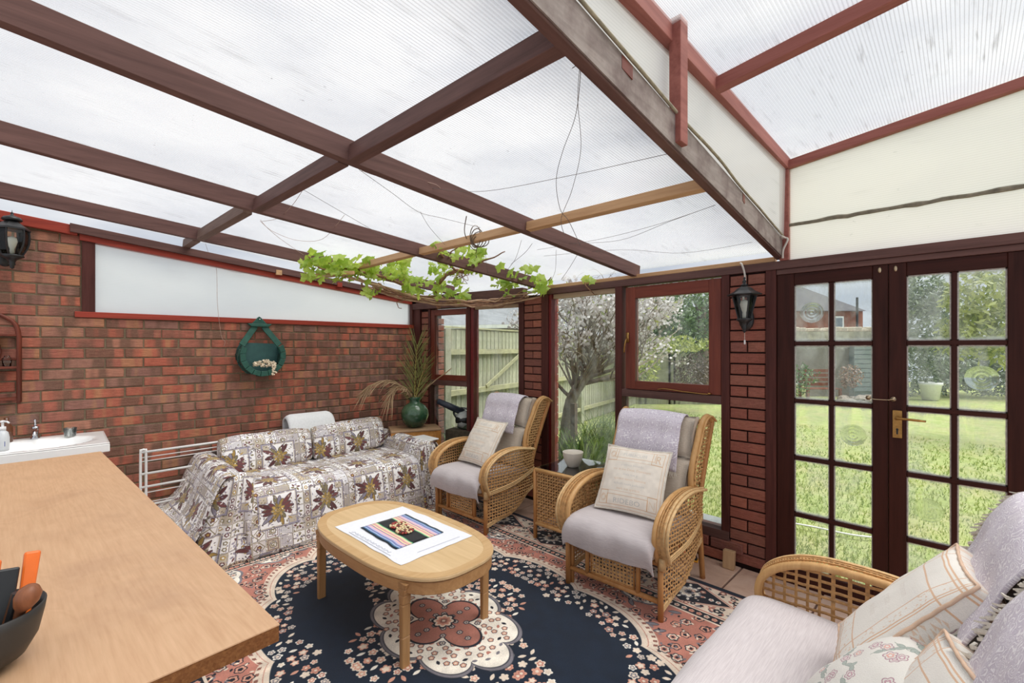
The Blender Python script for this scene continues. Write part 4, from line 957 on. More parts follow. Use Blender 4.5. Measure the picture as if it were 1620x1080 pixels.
def armchair(name, loc, rz, label, W=.60, D=.62):
    t = empty(name, loc, rz, label=label, cat='armchair', group='pair of rattan armchairs')
    for sx in (-1, 1): rattan_side(t, sx, W, D)
    h = W/2
    m = MB(); m.tube([(-h, .01, .31), (h, .01, .31)], .015, 10); m.build('front_rail', CANED, t, True)
    m = MB(); m.tube([(-h, .01, .105), (h, .01, .105)], .015, 10); m.build('front_rail', CANED, t, True)
    m = MB(); m.tube([(-h, D-.03, .33), (h, D-.03, .33)], .015, 8); m.build('back_rail', CANED, t, True)
    m = MB(); m.tube(catmull([(-h, D+.19, .97), (0, D+.20, .98), (h, D+.19, .97)], 6), .017, 8); m.build('back_rail', CANED, t, True)
    m = MB()
    for x in (-.165, .165): m.tube([(x, .01, .105), (x, .01, .305)], .014, 10)
    for x in (-.14, .14): m.tube([(x, .012, .12), (x, .012, .29)], .006, 6)
    for z in (.122, .288): m.tube([(-.14, .012, z), (.14, .012, z)], .006, 6)
    m.build('front_post', CANED, t, True)
    m = MB(); weave(m, [(-.14, .12), (.14, .12), (.14, .29), (-.14, .29)], lambda a, b, o: (a, .012+o, b), .0225, .021); m.build('woven_front', WICK, t, kind='stuff')
    m = MB(); weave(m, [(-h+.01, .02), (h-.01, .02), (h-.01, D-.03), (-h+.01, D-.03)], lambda a, b, o: (a, b, .30+o), .05, .05, .012, .012); m.build('seat_slats', WICK, t)
    m = MB(); by = lambda z: D-.04+(z-.42)*.40 if z > .42 else D-.04
    weave(m, [(-h+.01, .34), (h-.01, .34), (h-.01, .97), (-h+.01, .97)], lambda a, b, o: (a, by(b)+o, b), .03, .03); m.build('woven_back', WICK, t, kind='stuff')
    return t
def seat_cushion(parent_name, loc, rz, label, W=.575):
    """box cushion under a linen cover hanging over the front"""
    t = empty('seat_cushion', loc, rz, label=label, cat='cushion', group='linen covered seat cushions')
    m = MB(); 
    prof = catmull([(.56, .34), (.555, .41), (.5, .435), (.25, .452), (.05, .46), (-.03, .45), (-.075, .415), (-.085, .37), (-.078, .33), (-.07, .305)], 4); n = len(prof)-1
    def f(u, v):
        p = prof[min(int(round(v*n)), n)]; y, z = p.x, p.y; a = u*2-1
        ex = 1.0; wv = .004*nz(a*4, v*5, 1); dr = 0
        if v > .62: wv = .010*nz(a*3.2, v*1.6, 2)+.006*math.sin(a*9+v*3)*(v-.6)*2; dr = -.022*(1-a*a)*(v-.62)/.38+.012*nz(a*2.3, 7)
        ed = max(0, abs(a)-.86)/.14
        return (a*W/2*(1.0), y-wv*1.2, z-.035*ed*ed+dr+wv*.4), (u, v)
    m.grid(30, n, f); m.build('linen_cover', SEATM, t, smooth=True, solid=.006)
    m = MB(); m.box(-W/2+.012, W/2-.012, -.045, .54, .325, .415); m.build('cushion_body', BEIGEM, t, bevel=.03, seg=3)
    return t
def back_cushion(loc, rz, label, W=.53):
    t = empty('back_cushion', loc, rz, label=label, cat='cushion', group='beige back cushions')
    def sec(z0, z1, yb, th, nm):
        M = Matrix.Translation((0, yb, (z0+z1)/2)) @ Matrix.Rotation(math.radians(90-17), 4, 'X') @ Matrix.Scale(1, 4)
        pillow(W, z1-z0, th, M, BEIGEM, nm, t, n=14, puff=5, box=.06)
    sec(.44, .78, .51, .13, 'lower_section'); sec(.76, 1.03, .615, .12, 'upper_section')
    return t
def towel(loc, rz, label, x0, x1, zf, fringe=True, mat=LACEM):
    """towel over the top of the back cushion"""
    t = empty('towel', loc, rz, label=label, cat='towel', group='lilac towels over the armchair backs')
    path = catmull([(.70, .78), (.69, .9), (.675, 1.0), (.635, 1.038), (.575, 1.035), (.525, .99), (.50, .92), (.465, .84), (.44, zf)], 5); n = len(path)-1
    m = MB()
    def f(u, v):
        p = path[min(int(round(v*n)), n)]; x = x0+(x1-x0)*u; w = .006*nz(u*5, v*4, 3)+.004*math.sin(u*17)*v
        return (x+.01*nz(v*3, u*2, 6), p.x-w, p.y+.012*math.sin(u*PI)-.02*(1-u)*v*0), (u*2.6, v*3.2)
    m.grid(26, n, f); o = m.build('towel_cloth', mat, t, smooth=True, solid=.006)
    if fringe:
        m = MB(); rf = random.Random(4)
        for k in range(60):
            u = k/59; x = x0+(x1-x0)*u; m.tube([(x, .438, zf), (x+rf.uniform(-.006, .006), .43, zf-.018), (x+rf.uniform(-.012, .012), .43, zf-.036)], .0022, 4)
        m.build('fringe', IVORYM, t, kind='stuff')
    return t
def text_pillow(loc, rz, label, px, py, pz, tilt, yaw, mat=None, size=.42):
    t = empty('scatter_cushion', loc, rz, label=label, cat='cushion', group='lettered cushions on the armchairs')
    M = Matrix.Translation((px, py, pz)) @ Matrix.Rotation(math.radians(yaw), 4, 'Z') @ Matrix.Rotation(math.radians(90-tilt), 4, 'X')
    pillow(size, size, .12, M, mat or TEXTM, 'cushion_cover', t, n=20)
    # corded edge
    m = MB(M); e = []
    for k in range(96):
        q = k/24; sd = int(q) % 4; t_ = (q-int(q))*2-1; a, b = [(t_, -1), (1, t_), (-t_, 1), (-1, -t_)][sd]
        e.append((a*size/2*(1-.06*(1-b*b)*abs(a)**3), b*size/2*(1-.06*(1-a*a)*abs(b)**3), .0015*math.sin(k*2.1)))
    m.tube(e, .005, 6, closed=True); m.build('corded_edge', IVORYM, t, True)
    return t
chA = ((-1.452, 2.265, 0), math.radians(3.2)); chB = ((-2.955, 2.345, 0), math.radians(3.0))
armchair('armchair', *chA, 'rattan armchair with its back to the opening casement, nearer the doors')
armchair('armchair', *chB, 'rattan armchair between the patterned sofa and the glass topped side table')
seat_cushion('', *chA, 'pinkish grey linen seat cushion in the armchair nearer the doors'); seat_cushion('', *chB, 'pinkish grey linen seat cushion in the armchair beside the sofa')
back_cushion(*chA, 'beige back cushion in the armchair nearer the doors'); back_cushion(*chB, 'beige back cushion in the armchair beside the sofa')
towel(*chA, 'lilac patterned towel with fringe over the armchair nearer the doors', -.235, .205, .70); towel(*chB, 'lilac patterned towel over the armchair beside the sofa', -.215, .19, .72, False)
text_pillow(*chA, 'cream lettered cushion leaning in the armchair nearer the doors', -.0, .275, .65, 32, 6); text_pillow(*chB, 'cream lettered cushion leaning in the armchair beside the sofa', -.03, .29, .65, 32, -6)
# ---- glass topped rattan side table
st = empty('side_table', (-2.12, 2.86, 0), math.radians(3), label='rattan side table with glass top between the two armchairs', cat='table')
hw, hd, ht = .24, .245, .54
for sx in (-1, 1):
    for sy in (-1, 1): MB().tube([(sx*hw, sy*hd, 0), (sx*hw, sy*hd, ht)], .016, 10).build('leg', CANED, st, True)
for z, nm in ((ht-.005, 'top_rail'), (.125, 'lower_rail')):
    for a, b in (((-hw, -hd), (hw, -hd)), ((hw, -hd), (hw, hd)), ((hw, hd), (-hw, hd)), ((-hw, hd), (-hw, -hd))): MB().tube([(*a, z), (*b, z)], .015, 10).build(nm, CANE, st, True)
m = MB()
for (fn, w) in ((lambda a, b, o: (a, -hd+o, b), hw), (lambda a, b, o: (a, hd+o, b), hw), (lambda a, b, o: (-hw+o, a, b), hd), (lambda a, b, o: (hw+o, a, b), hd)): weave(m, [(-w+.012, .135), (w-.012, .135), (w-.012, ht-.015), (-w+.012, ht-.015)], fn, .0235, .022)
m.build('woven_panel', WICK, st, kind='stuff')
m = MB(); weave(m, [(-hw, -hd), (hw, -hd), (hw, hd), (-hw, hd)], lambda a, b, o: (a, b, ht-.03+o), .03, .03, .014, .014); m.build('woven_shelf', WICK, st, kind='stuff')
def gtop():
    t = NT('table glass'); g = t.new('ShaderNodeBsdfGlossy'); g.inputs['Roughness'].default_value = .03; tp = t.new('ShaderNodeBsdfTransparent'); tp.inputs[0].default_value = (.80, .88, .85, 1)
    f = t.new('ShaderNodeFresnel'); f.inputs[0].default_value = 1.6; m = t.new('ShaderNodeMixShader'); t.link(t.math('ADD', f.outputs[0], .28), m.inputs[0]); t.link(tp.outputs[0], m.inputs[1]); t.link(g.outputs[0], m.inputs[2]); t.link(m.outputs[0], t.out.inputs[0]); return t.m
MB().box(-hw+.005, hw-.005, -hd+.005, hd-.005, ht+.008, ht+.013).build('glass_top', gtop(), st)
bw = MB(); bw.lathe([(.001, .002), (.036, 0), (.040, .004), (.055, .03), (.068, .065), (.0745, .105), (.0745, .108), (.071, .108), (.066, .075), (.052, .036), (.036, .012), (.001, .010)], n=32)
bo = bw.build('bowl', plain('matt cream ceramic', C(226, 218, 204), .5, var=.03), smooth=True); bo.location = (-2.15, 2.82, ht+.0135); bo.scale = (1.08,)*3; tag(bo, 'cream ceramic bowl standing on the glass topped side table', 'bowl')

# ---- sofa under its throw
sf = empty('sofa', (-4.03, 1.66, 0), 0, label='low sofa hidden under the patterned throw against the brick wall', cat='sofa')
DARK = plain('dark upholstery', C(70, 62, 58), .9)
MB().box(-.46, .44, -.80, .80, .06, .40).build('seat_base', DARK, sf, bevel=.03); MB().box(-.50, -.33, -.82, .82, .06, .60).build('backrest', DARK, sf, bevel=.04)
for s_ in (-1, 1): MB().box(-.50, .40, s_*.80-.085, s_*.80+.085, .06, .56).build('armrest', DARK, sf, bevel=.05, seg=3)
for sx in (-.42, .38):
    for sy in (-.78, .78): MB().lathe([(.02, 0), (.025, .07)], (sx, sy, 0), 10).build('foot', BLACKM, sf)
# the throw: local frame x = towards the room, y = along the wall, origin sofa centre
def pathf(P, n=5):
    c = catmull([(a, b, 0) for a, b in P], n); L = [0]
    for p, q in zip(c[:-1], c[1:]): L.append(L[-1]+(q-p).length)
    def g(v):
        s_ = v*L[-1]
        for k in range(len(L)-1):
            if s_ <= L[k+1]+1e-9: t = (s_-L[k])/max(L[k+1]-L[k], 1e-9); p = c[k].lerp(c[k+1], t); return p.x, p.y, s_
        return c[-1].x, c[-1].y, L[-1]
    return g, L[-1]
TS = 1/.72
thr = MB()
g1, L1 = pathf([(-.30, .45), (-.15, .452), (.1, .462), (.30, .462), (.42, .445), (.475, .40), (.495, .32), (.515, .2), (.53, .08), (.54, .012)])
def seatf(u, v):
    x, z, s_ = g1(v); y = (u-.5)*1.50; d = max(0, v-.45)
    f = .018*math.sin(y*9.5+2.5*nz(y*2, 3))*d*1.6+.012*nz(y*5, v*4, 1); cr = .012*math.exp(-((y+.02)/.03)**2)*(1-d*1.2)
    z += .012*math.sin(PI*(u*2 % 1))*(1-v)-cr
    return (x+f, y, max(z+.006*nz(y*4, v*3, 2)+(.025*nz(y*3, 9) if v > .97 else 0)*0, .008)), (y*TS, s_*TS)
thr.grid(90, 46, seatf)
def armf(sgn):
    g, L = pathf([(-.03, .42), (-.015, .50), (.02, .575), (.08, .60), (.15, .585), (.20, .50), (.235, .38), (.27, .25), (.33, .10), (.36, .03)] if sgn > 0 else [(-.03, .42), (-.015, .50), (.02, .58), (.08, .605), (.15, .59), (.20, .50), (.25, .38), (.31, .25), (.40, .13), (.47, .06)])
    def f(u, v):
        o, z, s_ = g(v); x = -.48+u*(.955)
        d = max(0, v-.5); w = .022*math.sin(x*13+sgn*1.2+2*nz(x*2, sgn))*d*2
        lift = (.14*(1-u)*max(0, v-.6)/.4 if sgn < 0 else 0)
        zt = z+lift-.012*u+.008*nz(x*4, v*4, sgn)
        return (x+.03*d*(u-.3), sgn*(.72+o+w), max(zt, .01)), (x*TS, (s_+.3)*TS)
    return f
for s_ in (-1, 1): thr.grid(50, 44, armf(s_))
def endf(sgn):   # front end of each arm: gathered fall joining seat front and side fall
    g, L = pathf([(0, .60), (.05, .585), (.075, .5), (.085, .38), (.10, .22), (.13, .08), (.15, .012)])
    def f(u, v):
        o, z, s_ = g(v); a = (u)*PI*.62-.12; q = math.sin(a); r0 = .10+.09*v
        yy = .725+(u)*(.17+.22*v if sgn < 0 else .17+.13*v); fold = .020*math.sin(u*16+2*nz(u*3, sgn))*min(1, v*1.6)
        x = .44+o*.75*(1-(u-.4)**2*1.6)+fold
        zt = z if v > 0 else z
        top = .605-.02*abs(u-.45)*2; zt = z*(top/.60)
        if sgn < 0 and u > .6: x -= (u-.6)*.10
        return (x, sgn*(yy-.03), max(zt-.0, .01)), ((u*.34+.2)*TS, s_*TS)
    return f
for s_ in (-1, 1): thr.grid(28, 36, endf(s_))
to = thr.build('sofa_throw', THROWM, smooth=True, solid=.006); to.location = (-4.03, 1.66, 0); tag(to, 'patchwork floral throw draped over the sofa seat and arms', 'throw')
fr = MB(); rf = random.Random(8)
def fring(pts):
    for p in pts:
        p = Vector(p); fr.tube([p, p+Vector((rf.uniform(-.008, .012), rf.uniform(-.01, .01), -.018)), p+Vector((rf.uniform(-.015, .02), rf.uniform(-.018, .018), -.036))], [.0028, .002, .0012], 4)
af = armf(-1); fring([Vector(af(u/70, 1)[0])+Vector((0, 0, .008)) for u in range(71)]); ef = endf(-1); fring([Vector(ef(u/40, 1)[0])+Vector((.008, 0, .02)) for u in range(41)])
fr.build('fringe', linen('tan fringe', C(168, 148, 124), C(198, 178, 152)), to, kind='stuff')
# two back bolsters in the same cloth
def bolster(y0, y1, label, dz=0):
    t = empty('back_bolster', (-4.03, 1.66, 0), 0, label=label, cat='cushion', group='patchwork covered back cushions'); g, L = pathf([(-.17, .445), (-.145, .47), (-.155, .56), (-.20, .67), (-.26, .735), (-.33, .73), (-.37, .64), (-.36, .5)])
    m = MB()
    def f(u, v):
        x, z, s_ = g(v); y = y0+(y1-y0)*u; e = min(u, 1-u)*(y1-y0); k = math.sqrt(min(1, e/.10)) if e < .10 else 1
        cx, cz = -.28, .58; x = cx+(x-cx)*(.75+.25*k)+.008*nz(y*6, v*4); z = cz+(z-cz)*(.86+.14*k)+.010*nz(y*5, v*3, 2)+dz*u
        return (x, y, z), (y*TS+.2, s_*TS+.1)
    m.grid(44, 40, f)
    for uu in (0, 1):
        n0 = 24
        m.grid(6, 24, lambda a, b, uu=uu: ((lambda p: ((-.28+(p[0]+.28)*(1-a), p[1]+(-1 if uu == 0 else 1)*.012*math.sin(a*PI/2), .58+(p[2]-.58)*(1-a)), (a, b)))(f(uu, b)[0])))
    m.build('patchwork_cover', THROWM, t, smooth=True)
    q = MB()
    for e in (y0, y1):
        for k in range(22):
            p = Vector(f(0 if e == y0 else 1, .30+k*.025)[0]); q.tube([p, p+Vector((.012, rf.uniform(-.01, .01), rf.uniform(-.01, .02)))], .002, 4)
    q.build('fringe', bpy.data.materials['tan fringe'], t, kind='stuff'); return t
bolster(-.74, -.03, 'patchwork back cushion at the clothes airer end of the sofa'); bolster(-.01, .70, 'patchwork back cushion at the green vase end of the sofa', .03)
# white curved pad behind the sofa
m = MB(); g, L = pathf([(-4.50, .70), (-4.495, .80), (-4.46, .84), (-4.41, .845), (-4.35, .80), (-4.31, .70), (-4.30, .60)])
def pad(u, v):
    x, z, s_ = g(v); e = min(u, 1-u); return (x, 1.47+.42*u, z-.025*max(0, (.12-e)/.12)**2), (u, v)
m.grid(20, 30, pad); o = m.build('padded_board', plain('white speckled cover', C(226, 228, 228), .8, var=.05, vs=60), smooth=True, solid=.02); tag(o, 'white rounded padded board standing between the sofa back and the wall', 'board')
# ---- wooden table in the corner with the green vase
tw = empty('corner_table', (-4.17, 2.69, 0), math.radians(-25), label='small square wooden table holding the green vase in the corner', cat='table')
OAK = wood('orange oak', C(186, 122, 58), C(216, 156, 88), 0, .4); OAKT = wood('worn table top', C(160, 128, 98), C(190, 156, 120), 1, .5); OAKZ = wood('orange oak leg', C(180, 116, 54), C(210, 150, 82), 2, .4)
hx, hy = .16, .26; MB().box(-hx, hx, -hy, hy, .600, .622).build('tabletop', OAKT, tw, bevel=.006, seg=2)
MB().box(-hx+.03, hx-.03, -hy+.012, -hy+.03, .52, .60).build('apron', OAK, tw, bevel=.002); MB().box(-hx+.03, hx-.03, hy-.03, hy-.012, .52, .60).build('apron', OAK, tw, bevel=.002)
for s_ in (-1, 1): MB().box(s_*(hx-.02)-.009, s_*(hx-.02)+.009, -hy+.03, hy-.03, .52, .60).build('apron', OAK, tw, bevel=.002)
for sx in (-1, 1):
    for sy in (-1, 1): MB().box(sx*(hx-.026)-.024, sx*(hx-.026)+.024, sy*(hy-.026)-.024, sy*(hy-.026)+.024, 0, .60).build('leg', OAKZ, tw, bevel=.004)
def vasemat():
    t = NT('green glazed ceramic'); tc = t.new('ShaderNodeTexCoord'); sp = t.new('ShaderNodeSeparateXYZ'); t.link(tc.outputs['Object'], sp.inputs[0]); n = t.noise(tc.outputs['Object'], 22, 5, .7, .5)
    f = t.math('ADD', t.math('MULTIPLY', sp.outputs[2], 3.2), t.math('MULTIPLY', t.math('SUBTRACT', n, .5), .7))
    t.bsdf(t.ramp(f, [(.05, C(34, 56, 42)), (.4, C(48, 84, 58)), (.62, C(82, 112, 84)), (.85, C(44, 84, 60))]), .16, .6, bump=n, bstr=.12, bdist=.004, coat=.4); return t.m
vs_ = MB(); vs_.lathe([(.001, 0), (.06, 0), (.075, .01), (.112, .055), (.131, .115), (.125, .165), (.10, .205), (.068, .228), (.05, .238), (.046, .26), (.055, .275), (.057, .288), (.050, .29), (.042, .275), (.04, .24), (.001, .23)], n=40)
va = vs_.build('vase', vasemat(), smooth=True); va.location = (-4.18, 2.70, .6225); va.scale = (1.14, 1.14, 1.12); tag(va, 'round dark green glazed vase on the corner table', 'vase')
# dry palm fronds in the vase
PALMG = plain('olive palm leaf', C(126, 128, 70), .6, var=.3, vs=12); PALMD = plain('dried palm leaf', C(178, 150, 116), .7, var=.25, vs=12)
def frond(P, nleaf, L, spread, mat, label, droop=.0, seed=1):
    t = empty('palm_frond', (-4.18, 2.70, .89), 0, label=label, cat='palm frond', group='palm fronds in the green vase'); rr = random.Random(seed)
    c = catmull(P, 8); m = MB(); m.tube(c, [.006-.0048*i/len(c) for i in range(len(c))], 6); m.build('stem', PALMD if mat is PALMD else plain('yellow stem', C(190, 176, 96), .5), t, True)
    m = MB()
    for k in range(nleaf):
        f = .22+.78*k/nleaf; i = min(len(c)-2, int(f*(len(c)-1))); p = c[i]; d = (c[i+1]-c[i]).normalized()
        sd = Vector((.707, .707, 0)) if mat is PALMG else d.cross(Vector((0, 0, 1))).normalized()
        s_ = 1 if k % 2 else -1; a = math.radians(spread*(1-.55*f))*s_*rr.uniform(.8, 1.15); v = (d*math.cos(a)+sd*math.sin(a)+Vector((rr.uniform(-.15, .15), rr.uniform(-.15, .15), rr.uniform(-.1, .1)))).normalized()
        ll = L*(1-.5*abs(f-.5))*rr.uniform(.8, 1.1); q = p+v*ll*.5+Vector((0, 0, -droop*ll*.3)); e = p+v*ll+Vector((0, 0, -droop*ll))
        m.tube([p, q, e], [.0022, .0045, .0006], 4, flat=.35, up=(rr.uniform(-1, 1), rr.uniform(-1, 1), .3))
    m.build('leaflets', mat, t, kind='stuff'); return t
frond([(0, 0, -.2), (.0, 0, .05), (.01, 0, .35), (.02, .02, .62)], 84, .34, 48, PALMG, 'upright green palm frond in the green vase', .0, 1)
frond([(0, 0, -.2), (.01, .01, .05), (.05, .04, .25), (.12, .06, .42)], 44, .26, 40, PALMG, 'shorter green palm frond leaning towards the window', .05, 2)
frond([(0, 0, -.2), (-.03, -.03, .05), (-.08, -.18, .22), (-.10, -.36, .24), (-.12, -.50, .16)], 44, .27, 50, PALMD, 'dry drooping palm frond reaching towards the wall planter', .55, 3)
frond([(0, 0, -.2), (-.01, -.02, .04), (.0, -.14, .18), (.0, -.24, .16), (.0, -.30, .07)], 34, .24, 45, PALMD, 'dry palm frond bent down over the table edge', .6, 4)
frond([(0, 0, -.2), (.02, .03, .04), (.14, .12, .20), (.30, .22, .34)], 30, .13, 20, PALMD, 'thin dry palm frond pointing right across the window', .0, 5)
# white metal plate/shelf poking out past the sofa arm
m = MB(); m.box(-3.86, -3.60, 2.46, 2.60, .585, .60); o = m.build('plastic_tray', WHITEP, bevel=.006, seg=2); tag(o, 'white plastic tray lying on the far arm of the patterned sofa', 'tray')
# ---- white airer behind the sofa end
ar = empty('clothes_airer', (-4.42, .80, 0), 0, label='folded white wire clothes airer leaning behind the near end of the sofa', cat='airer')
AW = plain('white coated wire', C(228, 228, 226), .4, var=.03)
def wire(nm, pts, r=.006): return MB().tube(pts, r, 8).build(nm, AW, ar, True)
wire('upright', catmull([(.02, -.37, .20), (.02, -.37, .66), (.02, -.362, .70), (.02, -.345, .70), (.02, -.338, .66), (.02, -.338, .20)], 5), .009)
for z in (.685, .645, .615, .52, .42, .375, .30, .28, .245): wire('rail', [(.02, -.37, z), (.02, .5, z+.012)], .009 if z in (.685, .52, .42, .28) else .004)
wire('foot', [(.02, -.37, .2), (.06, -.36, .0)], .008); wire('foot', [(.02, .5, .25), (.06, .5, .0)], .008)
# ================================================================ SECOND SOFA, COUNTER, FITTINGS
def PX(px, py, d):   # a point seen at a pixel of the photograph, d metres along the viewing axis
    u = (px-810)/715; v = (549-py)/715; s_ = math.sqrt(.5); return Vector(((s_*u-s_)*d, (s_*u+s_)*d, 1.482+v*d))
LS = (-.585, 1.47, 0); LR = -PI/2
ls = empty('rattan_sofa', LS, LR, label='honey rattan sofa with arched woven arm in front of the doors', cat='sofa')
WLS = 1.30
for sx in (-1, 1): rattan_side(ls, sx, WLS, .62, .040, .03, K=.10)
m = MB(); hh = WLS/2; m.tube([(-hh, .01, .31), (hh, .01, .31)], .016, 10); m.tube([(-hh, .01, .105), (hh, .01, .105)], .015, 10); m.build('front_rail', CANED, ls, True)
m = MB(); m.tube([(-hh, .91, .97), (hh, .91, .97)], .017, 10); m.build('back_rail', CANED, ls, True)
m = MB(); weave(m, [(-hh, .02), (hh, .02), (hh, .64), (-hh, .64)], lambda a, b, o: (a, b, .30+o), .06, .06, .014, .014); m.build('seat_slats', WICK, ls)
m = MB(); weave(m, [(-hh, .34), (hh, .34), (hh, .95), (-hh, .95)], lambda a, b, o: (a, .68+(b-.42)*.4+o, b), .05, .04); m.build('woven_back', WICK, ls, kind='stuff')
t = seat_cushion('', LS, LR, 'long pinkish grey linen seat cushion on the rattan sofa', W=WLS-.03); t['group'] = 'linen covered seat cushions'
def put_pillow(lab, x, y, z, tilt, yaw, roll, w, h, t_, mat, box=0, nm='scatter_cushion', cord=True):
    e_ = empty(nm, LS, LR, label=lab, cat='cushion', group='scatter cushions on the rattan sofa')
    M = Matrix.Translation((x, y, z)) @ Matrix.Rotation(math.radians(yaw), 4, 'Z') @ Matrix.Rotation(math.radians(90-tilt), 4, 'X') @ Matrix.Rotation(math.radians(roll), 4, 'Z')
    pillow(w, h, t_, M, mat, 'cushion_cover', e_, n=20, box=box)
    if cord:
        for zz in ((box/2, -box/2) if box else (0,)):
            m = MB(M); ee = []
            for k in range(96):
                q = k/24; sd = int(q) % 4; tt = (q-int(q))*2-1; a, b = [(tt, -1), (1, tt), (-tt, 1), (-1, -tt)][sd]
                ee.append((a*w/2*(1-.06*(1-b*b)*abs(a)**3), b*h/2*(1-.06*(1-a*a)*abs(b)**3), zz+.001*math.sin(k*2.1)))
            m.tube(ee, .0045, 6, closed=True); m.build('piping', CORD, e_, True)
    return e_
CORD = plain('peach piping', C(222, 190, 164), .8, var=.1)
put_pillow('cream boxed cushion with peach bands, the upright one nearest the doors', -.20, .485, .715, 40, 2, 6, .38, .44, .15, STRIPEM, .09)
put_pillow('grey floral cushion wedged behind the boxed cream cushion', -.10, .56, .68, 26, 8, 0, .40, .40, .15, FLORD)
put_pillow('pale floral cushion with mauve flowers at the front of the rattan sofa', .12, .43, .645, 46, 10, 8, .40, .36, .13, FLORM)
put_pillow('cream boxed cushion with peach bands at the bottom edge of the view', .29, .53, .70, 34, 6, 12, .38, .38, .12, STRIPEM, .08)
for i, (x, lab) in enumerate(((-.33, 'beige back cushion at the door end of the rattan sofa'), (.32, 'beige back cushion at the camera end of the rattan sofa'))):
    e_ = empty('back_cushion', LS, LR, label=lab, cat='cushion', group='beige back cushions')
    for (z0, z1, yb_, th) in ((.44, .76, .64, .13), (.74, 1.0, .73, .11)):
        pillow(.60, z1-z0, th, Matrix.Translation((x, yb_, (z0+z1)/2)) @ Matrix.Rotation(math.radians(74), 4, 'X'), BEIGEM, 'cushion_section', e_, n=14, puff=5, box=.06)
def sofa_throw2(lab, x0, x1, zf, skew=0):
    e_ = empty('lilac_throw', LS, LR, label=lab, cat='throw', group='fringed lilac throws over the rattan sofa back')
    path = catmull([(.86, .80), (.855, .95), (.83, 1.03), (.77, 1.062), (.70, 1.05), (.65, .98), (.62, .90), (.575, .80), (.55, zf)], 5); n = len(path)-1; m = MB()
    def f(u, v):
        p = path[min(int(round(v*n)), n)]; x = x0+(x1-x0)*u+skew*max(0, v-.45)*(1-u)+.012*nz(v*3, u*2, 6); w = .010*nz(u*5, v*4, 3)
        return (x, p.x-w-.02*(1-u)*max(0, v-.5), p.y+.02*nz(u*3, 2)), (u*3.2, v*4.2)
    m.grid(26, n, f); m.build('throw_cloth', LACEM, e_, smooth=True, solid=.008)
    q = MB(); rf2 = random.Random(4)
    for k in range(110):
        if k < 60: p = Vector(f(k/59, 1)[0]); d = Vector((rf2.uniform(-.012, .012), rf2.uniform(-.03, 0), -.05))
        else: v = .42+.58*(k-60)/50; p = Vector(f(0, v)[0]); d = Vector((-.045, rf2.uniform(-.02, 0), rf2.uniform(-.035, -.01)))
        for _ in range(2): q.tube([p, p+d*.5+Vector((rf2.uniform(-.006, .006),)*3), p+d+Vector((rf2.uniform(-.01, .01), rf2.uniform(-.01, .01), 0))], [.004, .0035, .002], 4)
    q.build('fringe', IVORYM, e_, kind='stuff')
sofa_throw2('fringed lilac throw over the rattan sofa back nearest the doors', -.52, .07, .68); sofa_throw2('fringed lilac throw over the rattan sofa back at the right edge', .17, .60, .78)

# ---- worktop
wk = empty('worktop', (-1.022, .328, 0), math.radians(3.95), label='long light oak worktop with a bare chipboard edge in the foreground', cat='worktop')
def topmat():
    t = NT('printed oak laminate'); c = t.coord('Object', (1.1, 3.4, 1)); n = t.noise(c, 1.6, 3, .5, 1.2); rg = t.math('FRACT', t.math('MULTIPLY', n, 9)); c2 = t.coord('Object', (7, 120, 1)); n2 = t.noise(c2, 1, 4, .6)
    wv = t.ramp(rg, [(0, 0), (.5, .6), (1, 0)]); blot = t.noise(t.coord(), 3.2, 4, .6)
    col = t.ramp(n2, [(.3, C(190, 150, 114)), (.7, C(204, 165, 129))]); col = t.mix(t.math('MULTIPLY', wv, .22), col, C(226, 192, 154)); col = t.mix(t.ramp(blot, [(.52, 0), (.75, .5)]), col, C(168, 130, 102))
    t.bsdf(col, .42, .45, bump=n2, bstr=.05, bdist=.001); return t.m
def chipmat():
    t = NT('chipboard edge'); c = t.coord('Object'); v = t.new('ShaderNodeTexVoronoi'); v.inputs['Scale'].default_value = 190; t.link(c, v.inputs['Vector']); n = t.noise(c, 90, 4, .7)
    t.bsdf(t.mix(t.math('MULTIPLY', n, .9), t.mix(v.outputs['Color'], C(120, 76, 44), C(158, 110, 66)), C(84, 50, 28)), .85, .2, bump=n, bstr=.6, bdist=.003); return t.m
Lw = 2.41; MB().box(-Lw, 0, -.92, 0, .895, .8975).build('laminate_top', topmat(), wk); MB().box(-Lw+.001, -.001, -.919, -.001, .862, .895).build('chipboard_core', chipmat(), wk)
CB = plain('off white cabinet', C(214, 208, 196), .6, var=.03)
cbx = empty('base_cabinet', (-1.022, .328, 0), math.radians(3.95), label='off white base cabinet carrying the oak worktop', cat='cabinet')
MB().box(-2.3, -.30, -.88, -.36, .0, .860).build('carcass', CB, cbx, bevel=.002)
for k in range(4): d_ = MB().box(-2.29+.5*k, -1.81+.5*k, -.36, -.342, .1, .85).build('door', CB, cbx, bevel=.002); MB().box(-1.86+.5*k, -1.845+.5*k, -.342, -.32, .66, .80).build('handle', CHROME, d_)
